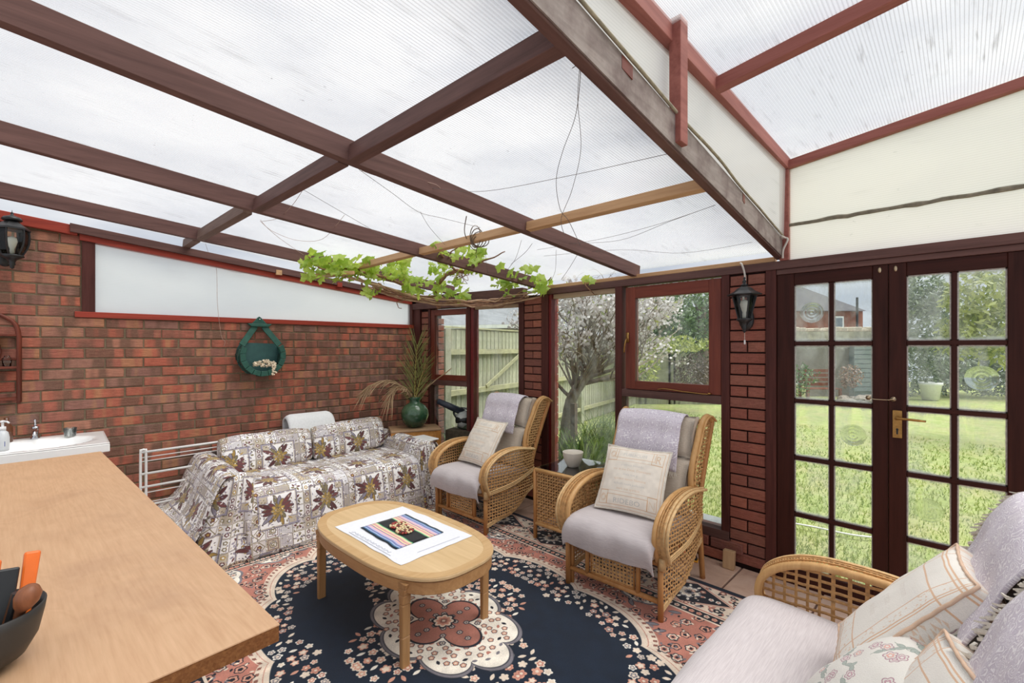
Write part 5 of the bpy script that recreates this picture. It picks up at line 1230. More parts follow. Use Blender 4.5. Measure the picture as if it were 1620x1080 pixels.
# ---- utensil pot
pt = empty('utensil_pot', (-1.245, -.105, .898), 0, label='dark grey utensil pot full of tools on the oak worktop', cat='pot')
m = MB(); m.lathe([(.001, .018), (.055, .018), (.072, .03), (.090, .07), (.099, .12), (.102, .145), (.099, .147), (.095, .12), (.086, .072), (.066, .034), (.001, .026)], n=40); m.build('bowl_body', DARKG, pt, True)
for k in range(3): a_ = k*2.1+.3; MB().lathe([(.013, 0), (.017, .024)], (.052*math.cos(a_), .052*math.sin(a_), 0), 12).build('foot', DARKG, pt, True)
ORG = plain('orange plastic', C(232, 112, 40), .35, var=.05); YEL = plain('amber plastic', C(226, 160, 50), .3, var=.08); BLU = plain('blue print', C(40, 60, 140), .4, var=.05)
BRW = wood('dark turned wood', C(110, 66, 44), C(150, 96, 66), 2, .4)
def th(nm, lab, cat, grp=None): return empty(nm, (-1.245, -.105, .898), 0, label=lab, cat=cat, group=grp)
s1 = th('scissors', 'scissors with orange and black handles standing in the grey pot', 'scissors')
for dx, dy in ((0, 0), (-.008, .055)):
    MB().beam((.02+dx, .01+dy, .08), (-.03+dx, .02+dy*1.1, .225), .022, .010, up=(1, 0, 0), w1=.028, h1=.011).build('orange_handle', ORG, s1, bevel=.005, seg=2)
MB().beam((.03, .03, .05), (-.016, .045, .205), .028, .010, up=(1, 0, 0), w1=.034).build('black_handle', BLACKM, s1, bevel=.004, seg=2)
s2 = th('wooden_pestle', 'round headed brown wooden pestle in the grey pot', 'pestle')
m = MB(); ax = Vector((.35, .35, 1)).normalized(); m.lathe([(.001, .0), (.009, .002), (.008, .09), (.010, .115), (.016, .125), (.021, .142), (.020, .158), (.012, .170), (.001, .174)], (.018, .03, .03), 24, axis=ax); m.build('turned_head', BRW, s2, True)
s3 = th('knife_handle', 'amber plastic handle with blue lettering in the grey pot', 'handle')
m = MB(); m.tube(catmull([(.01, -.03, .05), (-.0, -.045, .12), (-.02, -.055, .17), (-.04, -.06, .20)], 5), [.012]*3+[.020]*10+[.017]*3, 12); m.build('grip', YEL, s3, True); MB().beam((.011, -.037, .145), (-.006, -.033, .172), .003, .006).build('printed_mark', BLU, s3)
s4 = th('loop_strap', 'cream loop strap hanging out of the grey pot', 'strap'); m = MB(); m.tube(catmull([(.05, -.01, .14), (.02, .0, .165), (-.02, .0, .20), (-.03, -.01, .24), (-.01, -.03, .22)], 6), .005, 8, flat=.5); m.build('strap', IVORYM, s4, True)
s5 = th('spatula', 'black handled spatula at the left edge of the grey pot', 'spatula'); MB().beam((.0, -.02, .04), (-.06, .0, .25), .03, .012, up=(1, 0, 0), w1=.045).build('blade', BLACKM, s5, bevel=.004); MB().tube([(.04, .03, .03), (.05, .06, .17)], .009, 8).build('rod', BLACKM, s5)

pt.scale = (.86, .86, .74)
for q_ in (s1, s2, s3, s4, s5): q_.scale = (.84,)*3
# ---- wash basin and its things
ws = empty('wash_basin', (-4.55, -.12, 0), 0, label='white oval bowl wash basin against the brick wall behind the worktop', cat='basin')
CER = plain('white ceramic', C(240, 240, 238), .15, var=.01, bump=0, coat=.3)
m = MB(); bw_, bl_ = .60, .70
def bas(u, v):
    x = u*bw_; y = (v-.5)*bl_; r_ = math.hypot((x-.32)/.21, y/.27); z = .85-.13*max(0, 1-r_*r_)**.55*(1 if r_ < 1 else 0)+(.006 if r_ > 1.1 else 0); return (x, y, z), (u, v)
m.grid(36, 40, bas); m.build('basin_top', CER, ws, smooth=True, solid=.004)
m = MB(); 
for (a, b, c, d) in ((0, bw_, -bl_/2-.001, -bl_/2+.015), (0, bw_, bl_/2-.015, bl_/2+.001), (bw_-.015, bw_+.001, -bl_/2, bl_/2), (0, .015, -bl_/2, bl_/2)): m.box(a, b, c, d, .80, .852)
m.build('basin_rim', CER, ws, bevel=.004); MB().box(.02, bw_-.05, -bl_/2+.03, bl_/2-.03, 0, .80).build('vanity_unit', WHITEP, ws, bevel=.002)
tp_ = MB(); tp_.lathe([(.024, 0), (.024, .01), (.018, .02), (.018, .07), (.021, .085), (.001, .09)], (.07, .0, .855), 20); tp_.tube(catmull([(.07, 0, .90), (.12, .0, .925), (.18, .0, .92), (.20, 0, .90)], 6), [.012]*10+[.010]*9, 10); tp_.tube([(.07, 0, .94), (.06, .0, .965), (.10, .0, .99)], [.008, .008, .006], 8); tp_.build('mixer_tap', CHROME, ws, True)
o = MB().lathe([(.001, 0), (.033, .0), (.036, .01), (.036, .09), (.026, .115), (.012, .125), (.012, .14), (.016, .142), (.016, .155), (.005, .158), (.005, .185), (.001, .186)], n=20)
sb = empty('soap_bottle', (-4.10, -.245, .857), 0, label='clear soap pump bottle with a white pump on the wash basin', cat='bottle')
SOAP = plain('translucent soap bottle', C(206, 210, 212), .2, var=.03); MB().lathe([(.001, 0), (.033, 0), (.037, .012), (.037, .08), (.03, .11), (.013, .125), (.001, .126)], n=20, sy=.8).build('bottle_body', SOAP, sb, True)
m = MB(); m.lathe([(.015, .125), (.015, .145), (.006, .147), (.006, .17), (.011, .172), (.011, .182), (.001, .184)], n=14); m.tube([(0, 0, .177), (.03, .02, .177), (.042, .028, .170)], .005, 8); m.build('pump', WHITEP, sb, True); MB().box(.02, .035, -.012, .012, .03, .06).build('label', BLU, sb)
sg = MB(); sg.lathe([(.001, .0), (.03, 0), (.036, .06), (.034, .06), (.028, .006), (.001, .006)], n=18); o = sg.build('tumbler', glassmat('tumbler glass', .3), smooth=True); o.location = (-4.43, .05, .857); tag(o, 'short clear tumbler standing behind the mixer tap', 'glass')
br = empty('nail_brush', (-4.46, -.25, .857), 0, label='brown bottle standing at the left of the wash basin', cat='bottle'); MB().lathe([(.001, 0), (.03, 0), (.03, .10), (.012, .13), (.012, .16), (.001, .16)], n=16).build('bottle_body', plain('brown glass', C(96, 60, 40), .2), br, True)

# ---- wall rack
wr = empty('wall_rack', (XL, -.40, 0), 0, label='red brown wooden wall rack with arched top at the left edge', cat='rack')
RK = wood('red brown rack', C(88, 40, 28), C(120, 58, 40), 2, .5)
def rk(nm, pts, r=.009): return MB().tube(pts, r, 8).build(nm, RK, wr, True)
for x in (.014, .12):
    rk('side_frame', [(x, .205, 1.11)]+[tuple(p) for p in catmull([(x, .205, 1.55), (x, .17, 1.66), (x, .0, 1.735), (x, -.17, 1.66), (x, -.205, 1.55)], 6)]+[(x, -.205, 1.11)], .011)
for z in (1.13, 1.34, 1.555):
    MB().box(.012, .125, -.20, .20, z, z+.014).build('shelf', RK, wr, bevel=.002)
for y in (-.1, .1): rk('bowed_slat', catmull([(.02, y, 1.14), (.02, y*.5, 1.3), (.02, y*1.2, 1.45), (.02, y*.4, 1.68)], 5), .006)
rk('crossbar', [(.07, .205, 1.40), (.07, -.205, 1.40)], .006)
o = MB().lathe([(.001, 0), (.02, .0), (.024, .05), (.014, .06), (.014, .07), (.001, .07)], n=14).build('glass_jar', GLASSC, smooth=True); o.location = (XL+.07, -.25, 1.355); tag(o, 'little glass jar on the middle shelf of the red wall rack', 'jar')
# ---- lanterns
def lantern(loc, rz, label, curved, out):
    t = empty('wall_lantern', loc, rz, label=label, cat='lamp', group='black wall lanterns')
    n = 6; r1, r0, z1, z0 = (.068, .034, .255, .11) if not curved else (.078, .045, .265, .10)
    def rad(z): f = (z-z0)/(z1-z0); return r0+(r1-r0)*f+(.016*math.sin(PI*f) if curved else 0)
    Y0 = -out
    m = MB(); m.lathe([(r1+.032, z1+.004), (r1+.034, z1+.010), (.060, z1+.032), (.040, z1+.052), (.020, z1+.062), (.018, z1+.066)] if not curved else [(r1+.010, z1), (r1+.008, z1+.012), (.045, z1+.045), (.040, z1+.05), (.028, z1+.058)], (0, Y0, 0), n); m.build('cap', BLACKM, t)
    m = MB(); m.lathe([(.018, z1+.064), (.022, z1+.070), (.012, z1+.078), (.008, z1+.084), (.013, z1+.092), (.008, z1+.102), (.004, z1+.106), (.009, z1+.114), (.001, z1+.124)] if not curved else [(.042, z1+.058), (.050, z1+.066), (.040, z1+.082), (.012, z1+.094), (.006, z1+.10), (.009, z1+.108), (.002, z1+.118), (.001, z1+.13)], (0, Y0, 0), 16); m.build('finial', BLACKM, t, True)
    for k in range(n):
        a = 2*PI*k/n; m = MB(); m.tube([(rad(z)*math.cos(a), Y0+rad(z)*math.sin(a), z) for z in [z0+(z1-z0)*i/6 for i in range(7)]], .0055, 6); m.build('glazing_rib', BLACKM, t)
        b = 2*PI*(k+1)/n; m = MB(); vs = []
        for i in range(7):
            z = z0+(z1-z0)*i/6; r_ = rad(z)*.97; vs += [(r_*math.cos(a), Y0+r_*math.sin(a), z), (r_*math.cos(b), Y0+r_*math.sin(b), z)]
        m.add(vs, [(2*i, 2*i+1, 2*i+3, 2*i+2) for i in range(6)]); m.build('glass_pane', GLASSC, t, solid=.002)
    m = MB(); m.lathe([(r0+.012, z0), (r0+.014, z0-.008), (r0*.7, z0-.025), (.020, z0-.034), (.014, z0-.05), (.018, z0-.060), (.010, z0-.070), (.012, z0-.080), (.001, z0-.092)], (0, Y0, 0), 12); m.build('base_cup', BLACKM, t, True)
    m = MB(); m.tube(catmull([(0, Y0+.01, z0-.02), (0, Y0+.05, z0-.035), (0, Y0+.09, z0-.01), (0, -.01, z0+.02)], 6), .012, 8); m.build('arm', BLACKM, t, True)
    m = MB(); m.lathe([(.062, 0), (.060, .008), (.045, .016), (.03, .018), (.001, .02)], (0, 0, .115), 20, axis=(0, -1, 0), sx=.75, sy=1.25); m.build('wall_plate', BLACKM, t, True)
    m = MB(); m.lathe([(.011, z0+.0), (.012, z0+.03), (.011, z0+.04), (.020, z0+.065), (.026, z0+.09), (.022, z0+.112), (.001, z0+.125)], (0, Y0, 0), 16); m.build('bulb', plain('bulb glass', C(226, 218, 208), .1, var=.02, bump=0), t, True)
    return t
lantern((-1.022, YB-.03, 1.555), math.radians(12), 'black hexagonal wall lantern on the brick pier beside the doors', False, .125)
lantern((XL+.005, -.262, 1.985), PI/2+.25, 'black wall lantern with curved glass above the wash basin', True, .16)
m = MB(); m.tube(catmull([(-1.06, YB-.03, 2.045), (-1.045, YB-.045, 2.03), (-1.03, YB-.04, 1.97), (-1.028, YB-.038, 1.90), (-1.04, YB-.036, 1.85), (-1.035, YB-.035, 1.72)], 6), .006, 8); o = m.build('power_cable', plain('white flex', C(206, 200, 190), .5, var=.05), smooth=True); tag(o, 'white flex running down to the lantern by the doors', 'cable')
m = MB(); m.tube(catmull([(-.80, 3.16, 2.17), (-.79, 3.2, 2.165), (-.775, 3.2, 2.15), (-.80, 3.20, 2.09), (-.805, 3.21, 2.04)], 6), .006, 8); o = m.build('power_cable', bpy.data.materials['white flex'], smooth=True); tag(o, 'white flex looping beside the corner post above the doors', 'cable')
pc = empty('pull_cord', (-1.028, YB-.045, 1.60), 0, label='short white pull cord hanging below the lantern by the doors', cat='cord'); MB().tube([(0, 0, 0), (0, -.002, -.07)], .0015, 6).build('cord', IVORYM, pc); MB().lathe([(.002, -.1), (.0055, -.098), (.0055, -.072), (.002, -.07)], n=10).build('toggle', WHITEP, pc, True)
# ---- green wall planter
GP = plain('dark green painted wood', C(42, 88, 76), .5, var=.2, vs=25); GPD = plain('deep green painted wood', C(26, 60, 52), .6, var=.2)
wp = empty('wall_planter', (XL, 1.285, 1.41), PI/2, label='round dark green wooden wall planter hung on the bricks', cat='planter')
Rp = .185; m = MB(); arc = [(Rp*math.cos(a), Rp*math.sin(a)) for a in [PI*(1.0+.22)*-1+(PI*1.44)*k/20+0 for k in range(21)]]
arc = [(Rp*math.cos(math.radians(d)), Rp*math.sin(math.radians(d))) for d in range(-218, 39, 12)]; m.prism(arc, lambda x, y, t: (x, -t, y), .004, .016); m.build('back_plate', plain('blue green board', C(58, 98, 96), .5), wp)
for k in range(11):   # octagonal front ring, one block per side
    a0 = math.radians(-205+k*21.5); a1 = math.radians(-205+(k+1)*21.5-1.2)
    m = MB(); pts = [(Rp*1.02*math.cos(a0), Rp*1.02*math.sin(a0)), (Rp*1.02*math.cos(a1), Rp*1.02*math.sin(a1)), (Rp*.78*math.cos(a1), Rp*.78*math.sin(a1)), (Rp*.78*math.cos(a0), Rp*.78*math.sin(a0))]
    m.prism(pts, lambda x, y, t: (x, -t, y), .135, .157); m.build('rim_block', GP, wp, bevel=.002)
for row in range(4):
    for k in range(10):
        a = math.radians(-200+k*24+(12 if row % 2 else 0)); 
        if math.degrees(a) > 25: continue
        m = MB(); c, s_ = math.cos(a), math.sin(a); r_ = Rp*(1.03 if (k+row) % 2 else .97); tx, ty = -s_, c; L = .030
        pts = [(r_*c-tx*L, r_*s_-ty*L), (r_*c+tx*L, r_*s_+ty*L), ((r_-.024)*c+tx*L, (r_-.024)*s_+ty*L), ((r_-.024)*c-tx*L, (r_-.024)*s_-ty*L)]
        m.prism(pts, lambda x, y, t: (x, -t, y), .016+.027*row, .041+.027*row); m.build('stave', GPD if (k+row) % 3 else GP, wp, bevel=.003)
for s_ in (-1, 1): MB().beam((s_*.155, -.08, .09), (s_*.035, -.03, .262), .05, .014, up=(0, 1, 0)).build('strap', GP, wp, bevel=.002)
m = MB(); m.prism([(-.10, .285), (-.072, .258), (.072, .258), (.10, .285)], lambda x, y, t: (x, -t, y), .0, .055); m.build('cross_piece', GP, wp, bevel=.003)
m = MB(); m.prism([(-.062, .285), (.062, .285), (.014, .34), (0, .352), (-.014, .34)], lambda x, y, t: (x, -t, y), .01, .035); m.build('hanger', GP, wp, bevel=.003)
MB().lathe([(.006, 0), (.006, .008), (.001, .01)], (0, -.035, .325), 10, axis=(0, -1, 0)).build('nail', CHROME, wp, True)
df_ = MB(); rq = random.Random(12)
for k in range(150):
    t = k/150; x = rq.uniform(-.075, .11); z = -.085+rq.uniform(-.02, .045)*(1-abs(x-.03)*6); y = -rq.uniform(.08, .155)
    if k > 125: x = rq.uniform(.065, .10)-.0; z = -.09-rq.uniform(0, .085); y = -.165
    df_.lathe([(.001, -.006), (.008, -.003), (.009, .002), (.001, .005)], (x, y, z), 6, axis=(rq.uniform(-1, 1), -1, rq.uniform(-1, 1)))
e_ = df_.build('dried_blossom', plain('cream dried petals', C(226, 210, 184), .8, var=.2, vs=60), kind='stuff'); e_.location = (XL, 1.285, 1.41); e_.rotation_euler = (0, 0, PI/2); tag(e_, 'cream dried blossom spilling out of the green wall planter', 'dried flowers')
# ---- floor bits
o = MB().box(-.035, .035, -.022, .022, 0, .118).build('wood_block', wood('sawn block', C(176, 142, 106), C(200, 168, 130), 2, .7), bevel=.002); o.location = (-1.115, YB-.085, 0); o.rotation_euler = (-.10, 0, .06); tag(o, 'small sawn wood block leaning on the brick pier', 'block')
tl = empty('hand_tool', (-1.36, 3.10, 0), .3, label='black and red tool with wooden handle behind the armchair leg', cat='tool')
m = MB(); m.beam((.04, 0, .0), (-.02, 0, .13), .05, .04, up=(0, 1, 0)); m.build('black_body', BLACKM, tl, bevel=.01, seg=2); MB().lathe([(.001, .128), (.045, .128), (.048, .136), (.045, .144), (.001, .146)], (-.03, 0, 0), 20).build('cap', plain('grey rubber', C(96, 100, 100), .6), tl, True)
MB().box(-.07, -.015, -.03, .03, .03, .10).build('red_panel', plain('red plastic', C(200, 62, 42), .4), tl, bevel=.008); MB().tube([(-.04, -.03, .045), (.02, -.10, .05)], .016, 12).build('wooden_handle', PINE, tl, True); MB().box(.0, .065, -.025, .025, .0, .012).build('yellow_foot', YEL, tl, bevel=.003)

# ---- vine on the roof timbers
vn = empty('grape_vine', (0, 0, 0), 0, label='leafy grape vine trained under the roof above the corner windows', cat='vine')
BARK = plain('peeling vine bark', C(142, 106, 82), .85, var=.35, vs=40, bump=.6); BARKP = plain('pale vine cane', C(184, 152, 124), .75, var=.2, vs=30)
rv = random.Random(21)
def PV_(px, py, d):   # same, kept just below the roof sheet
    p = PX(px, py, d)
    while p.z > zroof(p.y)+.05 and d > .6: d -= .05; p = PX(px, py, d)
    return p
def cane(pts, r0, r1, mat=BARK, n=5, wob=.015, nm='stem'):
    c = catmull([PV_(*p) for p in pts], n); c = [p+Vector((nz(i*.35, k_, 1), nz(i*.35, k_, 2), nz(i*.35, k_, 3)))*wob for k_ in (rv.random()*9,) for i, p in enumerate(c)]
    MB().tube(c, [r0+(r1-r0)*i/len(c) for i in range(len(c))], 7).build(nm, mat, vn, True); return c
cane([(694, 488, 4.6), (690, 468, 4.6), (694, 450, 4.5), (706, 436, 4.45), (720, 428, 4.4), (736, 430, 4.35)], .022, .017)
cane([(720, 428, 4.4), (705, 412, 4.35), (695, 400, 4.3)], .012, .005); cane([(736, 430, 4.35), (765, 412, 4.3), (800, 398, 4.2)], .010, .003); cane([(706, 418, 4.4), (712, 402, 4.4), (725, 392, 4.4)], .008, .003)
for k in range(9):
    dy = rv.uniform(-5, 9); dd = rv.uniform(-.12, .1)
    cane([(560+k*6, 440+dy*.6+k*2, 4.3+dd), (620, 462+dy, 4.45+dd), (690, 474+dy, 4.55+dd), (750, 478+dy, 4.5+dd), (800, 474+dy, 4.45+dd), (850+rv.uniform(-12, 18), 462+dy+rv.uniform(-8, 8), 4.4+dd)], .0095, .005, BARKP if k % 2 else BARK, wob=.05)
cane([(520, 416, 4.0), (560, 428, 4.1), (610, 440, 4.25), (650, 455, 4.4)], .016, .014); cane([(505, 440, 3.9), (540, 436, 4.0), (600, 452, 4.2), (690, 480, 4.5)], .013, .012, BARKP)
cane([(486, 405, 3.8), (510, 425, 3.9), (545, 430, 4.0)], .006, .007)
cane([(600, 450, 4.2), (640, 470, 4.3), (628, 480, 4.3), (634, 488, 4.3)], .006, .003); cane([(850, 462, 4.4), (862, 446, 4.3), (872, 440, 4.3)], .008, .004); cane([(925, 445, 3.9), (936, 462, 3.9), (944, 466, 3.9)], .005, .003)
# tendril tangle round the hub
m = MB()
for k in range(26):
    c0 = PX(rv.uniform(718, 742), rv.uniform(418, 436), 4.38); P_ = [c0]
    for q in range(4): P_.append(P_[-1]+Vector((rv.uniform(-.06, .06), rv.uniform(-.06, .06), rv.uniform(-.06, .04))))
    m.tube(catmull(P_, 4), .003, 4)
m.build('tangle', BARK, vn, kind='stuff')
def leafmesh(seed):
    rl = random.Random(seed); n = 30; vs = [(0, 0, 0)]
    for k in range(n):
        a = 2*PI*k/n; r_ = 1-.30*abs(math.sin(a*2.5))-.06*(k % 2); 
        if abs(a-PI*1.5) < .35: r_ *= .45
        vs.append((r_*math.cos(a)*.5, r_*math.sin(a)*.5+.1, .10*math.cos(a*2)*r_-.06*r_*r_+rl.uniform(-.02, .02)))
    m = MB().add(vs, [(0, 1+k, 1+(k+1) % n) for k in range(n)]); me = m.mesh('leaf'); me.materials.append(LEAFM); return me
def leafmat(name, a, b, trans=.45):
    t = NT(name); oi = t.new('ShaderNodeObjectInfo'); ge = t.new('ShaderNodeNewGeometry'); r_ = t.math('FRACT', t.math('ADD', oi.outputs['Random'], ge.outputs['Random Per Island'])); col = t.ramp(r_, [(0, a), (1, b)])
    d = t.new('ShaderNodeBsdfPrincipled'); d.inputs['Roughness'].default_value = .45; t.link(col, d.inputs['Base Color']); tl_ = t.new('ShaderNodeBsdfTranslucent'); t.link(t.mix(.5, col, C(200, 215, 80)), tl_.inputs[0]) if name == 'vine leaf' else t.link(col, tl_.inputs[0])
    mx = t.new('ShaderNodeMixShader'); mx.inputs[0].default_value = trans; t.link(d.outputs[0], mx.inputs[1]); t.link(tl_.outputs[0], mx.inputs[2]); t.link(mx.outputs[0], t.out.inputs[0]); return t.m
LEAFM = leafmat('vine leaf', C(138, 176, 62), C(200, 220, 112), .6); lms = [leafmesh(k) for k in range(4)]
clusters = [((478, 645), (398, 440), 3.8, 4.35, 118), ((680, 765), (388, 432), 4.25, 4.5, 50), ((640, 700), (430, 470), 4.3, 4.5, 26), ((690, 738), (440, 476), 4.35, 4.6, 26), ((780, 850), (424, 468), 4.2, 4.45, 34), ((850, 878), (440, 468), 4.1, 4.3, 13), ((924, 944), (434, 452), 3.85, 3.95, 5), ((578, 600), (455, 468), 4.1, 4.2, 6), ((486, 560), (420, 445), 3.8, 4.1, 14)]
for (xa, xb), (ya, yb_), da, db, cnt in clusters:
    for k in range(cnt):
        u = rv.random(); px_ = xa+(xb-xa)*u; lo = ya+(yb_-ya)*min(1, max(0, rv.gauss(.5, .27)))+(14*u if xb == 645 else 0); d = da+(db-da)*u+rv.uniform(-.12, .12)
        s_ = rv.uniform(.08, .145); inst(rv.choice(lms), 'leaf', vn, PV_(px_, lo, d), (rv.uniform(.3, 1.7), rv.uniform(-.7, .7), rv.uniform(-.6, 1.6)), (s_, s_, s_))
# loose wires and dry tendrils under the roof
WIRE = plain('rusty wire', C(104, 92, 88), .6, var=.2); TEND = plain('dry tendril', C(178, 150, 136), .8, var=.2)
def wirepiece(pts, lab, r=.0011, mat=WIRE, nm='training_wire', cat='wire'):
    o = MB().tube(catmull([PV_(*p) for p in pts], 6), r, 4).build(nm, mat, smooth=True); tag(o, lab, cat, 'wires and tendrils under the roof')
wirepiece([(905, 108, 1.62), (915, 104, 1.6), (918, 122, 1.6), (910, 185, 1.62), (890, 240, 1.66), (880, 285, 1.7), (886, 330, 1.75), (900, 350, 1.8), (918, 388, 1.9)], 'dark wire hanging in a long loop from the weathered beam')
wirepiece([(917, 106, 1.6), (914, 160, 1.6), (919, 235, 1.62), (905, 300, 1.65), (888, 345, 1.7), (893, 372, 1.75)], 'second strand of the wire loop hanging from the weathered beam')
wirepiece([(572, 270, 3.1), (610, 282, 3.15), (690, 298, 3.1), (770, 302, 2.9), (900, 278, 2.6), (1000, 256, 2.3), (1062, 242, 2.1)], 'long sagging wire crossing from the middle rafter to the hanger post')
wirepiece([(850, 395, 3.7), (950, 378, 3.3), (1040, 355, 2.9), (1130, 325, 2.6)], 'wire stretched from the vine towards the pine batten end'); wirepiece([(860, 405, 3.8), (980, 395, 3.4), (1080, 400, 3.0), (1190, 383, 2.75)], 'lowest wire under the last roof bay by the doors')
wirepiece([(900, 385, 3.4), (980, 380, 3.1), (1060, 350, 2.8), (1132, 324, 2.6)], 'slack wire curving up to the beam end'); wirepiece([(568, 268, 3.0), (620, 305, 3.1), (662, 335, 3.3), (700, 345, 3.4), (760, 360, 3.6)], 'wire running from the rafter crossing down to the vine')
wirepiece([(480, 300, 3.0), (540, 335, 3.2), (600, 370, 3.6), (655, 402, 4.0)], 'straight wire from the dark noggin to the vine leaves'); wirepiece([(665, 335, 3.3), (680, 360, 3.5), (705, 388, 3.9)], 'short forked wire above the vine leaves')
for pts, lab in ((((478, 302, 3.0), (462, 325, 3.0), (440, 345, 3.0), (415, 350, 3.0)), 'pale tendril under the second noggin'), (((570, 270, 3.0), (640, 283, 3.0), (690, 292, 3.0), (700, 310, 3.0)), 'pale tendril along the middle rafter'), (((412, 348, 3.4), (430, 365, 3.5), (470, 380, 3.6), (510, 378, 3.7), (545, 340, 3.6)), 'pale tendril looping below the left rafter'), (((412, 350, 3.4), (440, 375, 3.5), (480, 403, 3.7)), 'pale tendril reaching the left vine leaves'), (((325, 385, 3.9), (332, 405, 3.9), (342, 421, 3.9), (344, 480, 3.9), (350, 530, 3.9), (356, 540, 3.9), (354, 548, 3.9)), 'long pale string hanging down the brick wall left of the planter'), (((342, 421, 3.9), (370, 430, 4.0), (390, 432, 4.1)), 'short pale string under the wall trim')): wirepiece(pts, lab, .0013, TEND, 'dry_tendril', 'tendril')
for pts, lab in ((((768, 395, 3.9), (772, 430, 3.9), (790, 445, 3.9)), 'thin dry tendril below the pine batten'), (((825, 380, 3.6), (815, 410, 3.7), (800, 430, 3.8)), 'thin dry tendril left of the third roof bay'), (((880, 395, 3.5), (878, 430, 3.6), (868, 448, 3.7)), 'thin dry tendril above the tall window'), (((915, 400, 3.4), (900, 425, 3.4), (888, 442, 3.5)), 'forked dry tendril above the tall window'), (((842, 385, 3.6), (830, 400, 3.6), (808, 418, 3.7)), 'crossing dry tendril left of the third roof bay')): wirepiece(pts, lab, .0014, WIRE, 'dry_tendril', 'tendril')
hk = MB()
for k in range(0): hk.tube(catmull([PV_(738+k*4, 352+k*2, 3.75), PV_(742+k*4, 380-k*3, 3.75), PV_(752+k*2, 388+k, 3.75), PV_(760+k, 372+k*2, 3.75), PV_(754, 385+k*5, 3.75)], 5), .0035, 5)
for k in range(4):
    c0 = PV_(752+k*3, 374, 3.75); hk.tube([c0+Vector((math.cos(t*.42)*(.035+.006*k)*.7, math.cos(t*.42)*(.035+.006*k)*.7, math.sin(t*.42)*(.075-.012*k)-.01*k)) for t in range(15)], .0032, 5, closed=True)
hk.tube(catmull([PV_(738, 342, 3.75), PV_(735, 368, 3.75), PV_(745, 390, 3.75), PV_(752, 396, 3.75)], 5), .003, 5); hk.tube(catmull([PV_(756, 385, 3.75), PV_(753, 400, 3.75), PV_(754, 410, 3.75)], 5), .003, 5)
o = hk.build('vine_loop', plain('dark vine loop', C(98, 80, 62), .8), smooth=True); tag(o, 'coiled dark vine twig hung over the pine batten', 'twig')
o = MB().box(-.2, .2, -.012, .012, 0, .03).build('loose_batten', PINE, bevel=.002); o.location = PX(528, 436, 3.95)+Vector((0, 0, 0)); o.rotation_euler = (0, -.02, .55); tag(o, 'loose pale batten end resting among the left vine leaves', 'batten')
# ================================================================ THE GARDEN
def lawnmat():
    t = NT('lawn'); c = t.coord('Object'); n = t.noise(c, 1.3, 4, .6); n2 = t.noise(c, 45, 4, .75); n3 = t.noise(c, 7, 4, .7)
    col = t.ramp(n3, [(.3, C(150, 166, 98)), (.5, C(180, 190, 126)), (.68, C(200, 198, 150))]); col = t.mix(t.ramp(n, [(.45, 0), (.65, .5)]), col, C(196, 184, 138)); col = t.mix(t.math('MULTIPLY', t.ramp(n2, [(.35, 1), (.6, 0)]), .4), col, C(108, 126, 70))
    t.bsdf(col, .9, .1, bump=n2, bstr=.8, bdist=.03); return t.m
m = MB(); m.grid(40, 40, lambda u, v: ((-22+40*u, 3.46+24*v, -.10+.03*nz(u*9, v*9)-.002*v), (u, v))); lawn = m.build('ground', lawnmat(), smooth=True, kind='structure')
GR = leafmat('grass blade', C(128, 152, 76), C(190, 198, 124), .35); rg_ = random.Random(31)
vs = []; fs = []
for k in range(26000):
    q = rg_.random()**1.6; y = 3.55+q*7; x = rg_.uniform(-1.0-(y-3)*1.05, .6+(y-3.2)*.25); h = rg_.uniform(.02, .055); a = rg_.random()*6.28; w = .004+.0012*(y-3.5); b = len(vs)
    z = -.10; vs += [(x-w*math.cos(a), y-w*math.sin(a), z), (x+w*math.cos(a), y+w*math.sin(a), z), (x+rg_.uniform(-.02, .02), y+rg_.uniform(-.02, .02), z+h)]; fs.append((b, b+1, b+2))
me = bpy.data.meshes.new('grass'); me.from_pydata(vs, [], fs); me.materials.append(GR); o = bpy.data.objects.new('grass', me); COL.objects.link(o); tag(o, 'short lawn grass growing outside the doors and windows', 'grass', kind='stuff')
# fence running away along the left boundary
FW = wood('greenish weathered fence', C(154, 154, 136), C(194, 192, 172), 2, .8, objrand=.3, blotch=C(132, 138, 112)); FWX = wood('fence rail', C(150, 148, 118), C(190, 186, 152), 1, .8)
fo = Vector((-4.85, 3.98, 0)); fd = Vector((-.213, .977, 0)); fnrm = Vector((.977, .213, 0))
fc = empty('fence', (0, 0, 0), 0, label='tall greenish feather board fence along the left of the garden', cat='fence')
fb = MB().box(-.049, .049, -.006, .010, 0, 1.0); fbm = fb.mesh('board'); fbm.materials.append(FW); rz_ = math.atan2(fd.y, fd.x)
for k in range(-8, 96):
    p = fo+fd*(.1*k); hgt = 1.80+rg_.uniform(-.01, .012); inst(fbm, 'board', fc, (p.x, p.y, -.08), (0, 0, rz_+.06), (1, 1, hgt))
for z in (1.42, .88, .2):
    for k in range(5): a = fo+fd*(-.5+2.1*k)+fnrm*.04; b = fo+fd*(-.5+2.1*(k+1)-.02)+fnrm*.04; MB().beam((a.x, a.y, z), (b.x, b.y, z), .05, .07).build('rail', FWX, fc)
for k in range(6): a = fo+fd*(-.5+2.1*k)+fnrm*.05; MB().box(a.x-.045, a.x+.045, a.y-.045, a.y+.045, -.1, 1.72).build('post', FW, fc)
a = fo+fd*.35+fnrm*.07; b = fo+fd*1.35+fnrm*.07; MB().beam((a.x, a.y, .92), (b.x, b.y, 1.40), .02, .05).build('brace', FWX, fc)
MB().beam((fo+fd*-.5+Vector((0, 0, 1.745))), (fo+fd*9+Vector((0, 0, 1.745))), .05, .02).build('capping', FWX, fc)
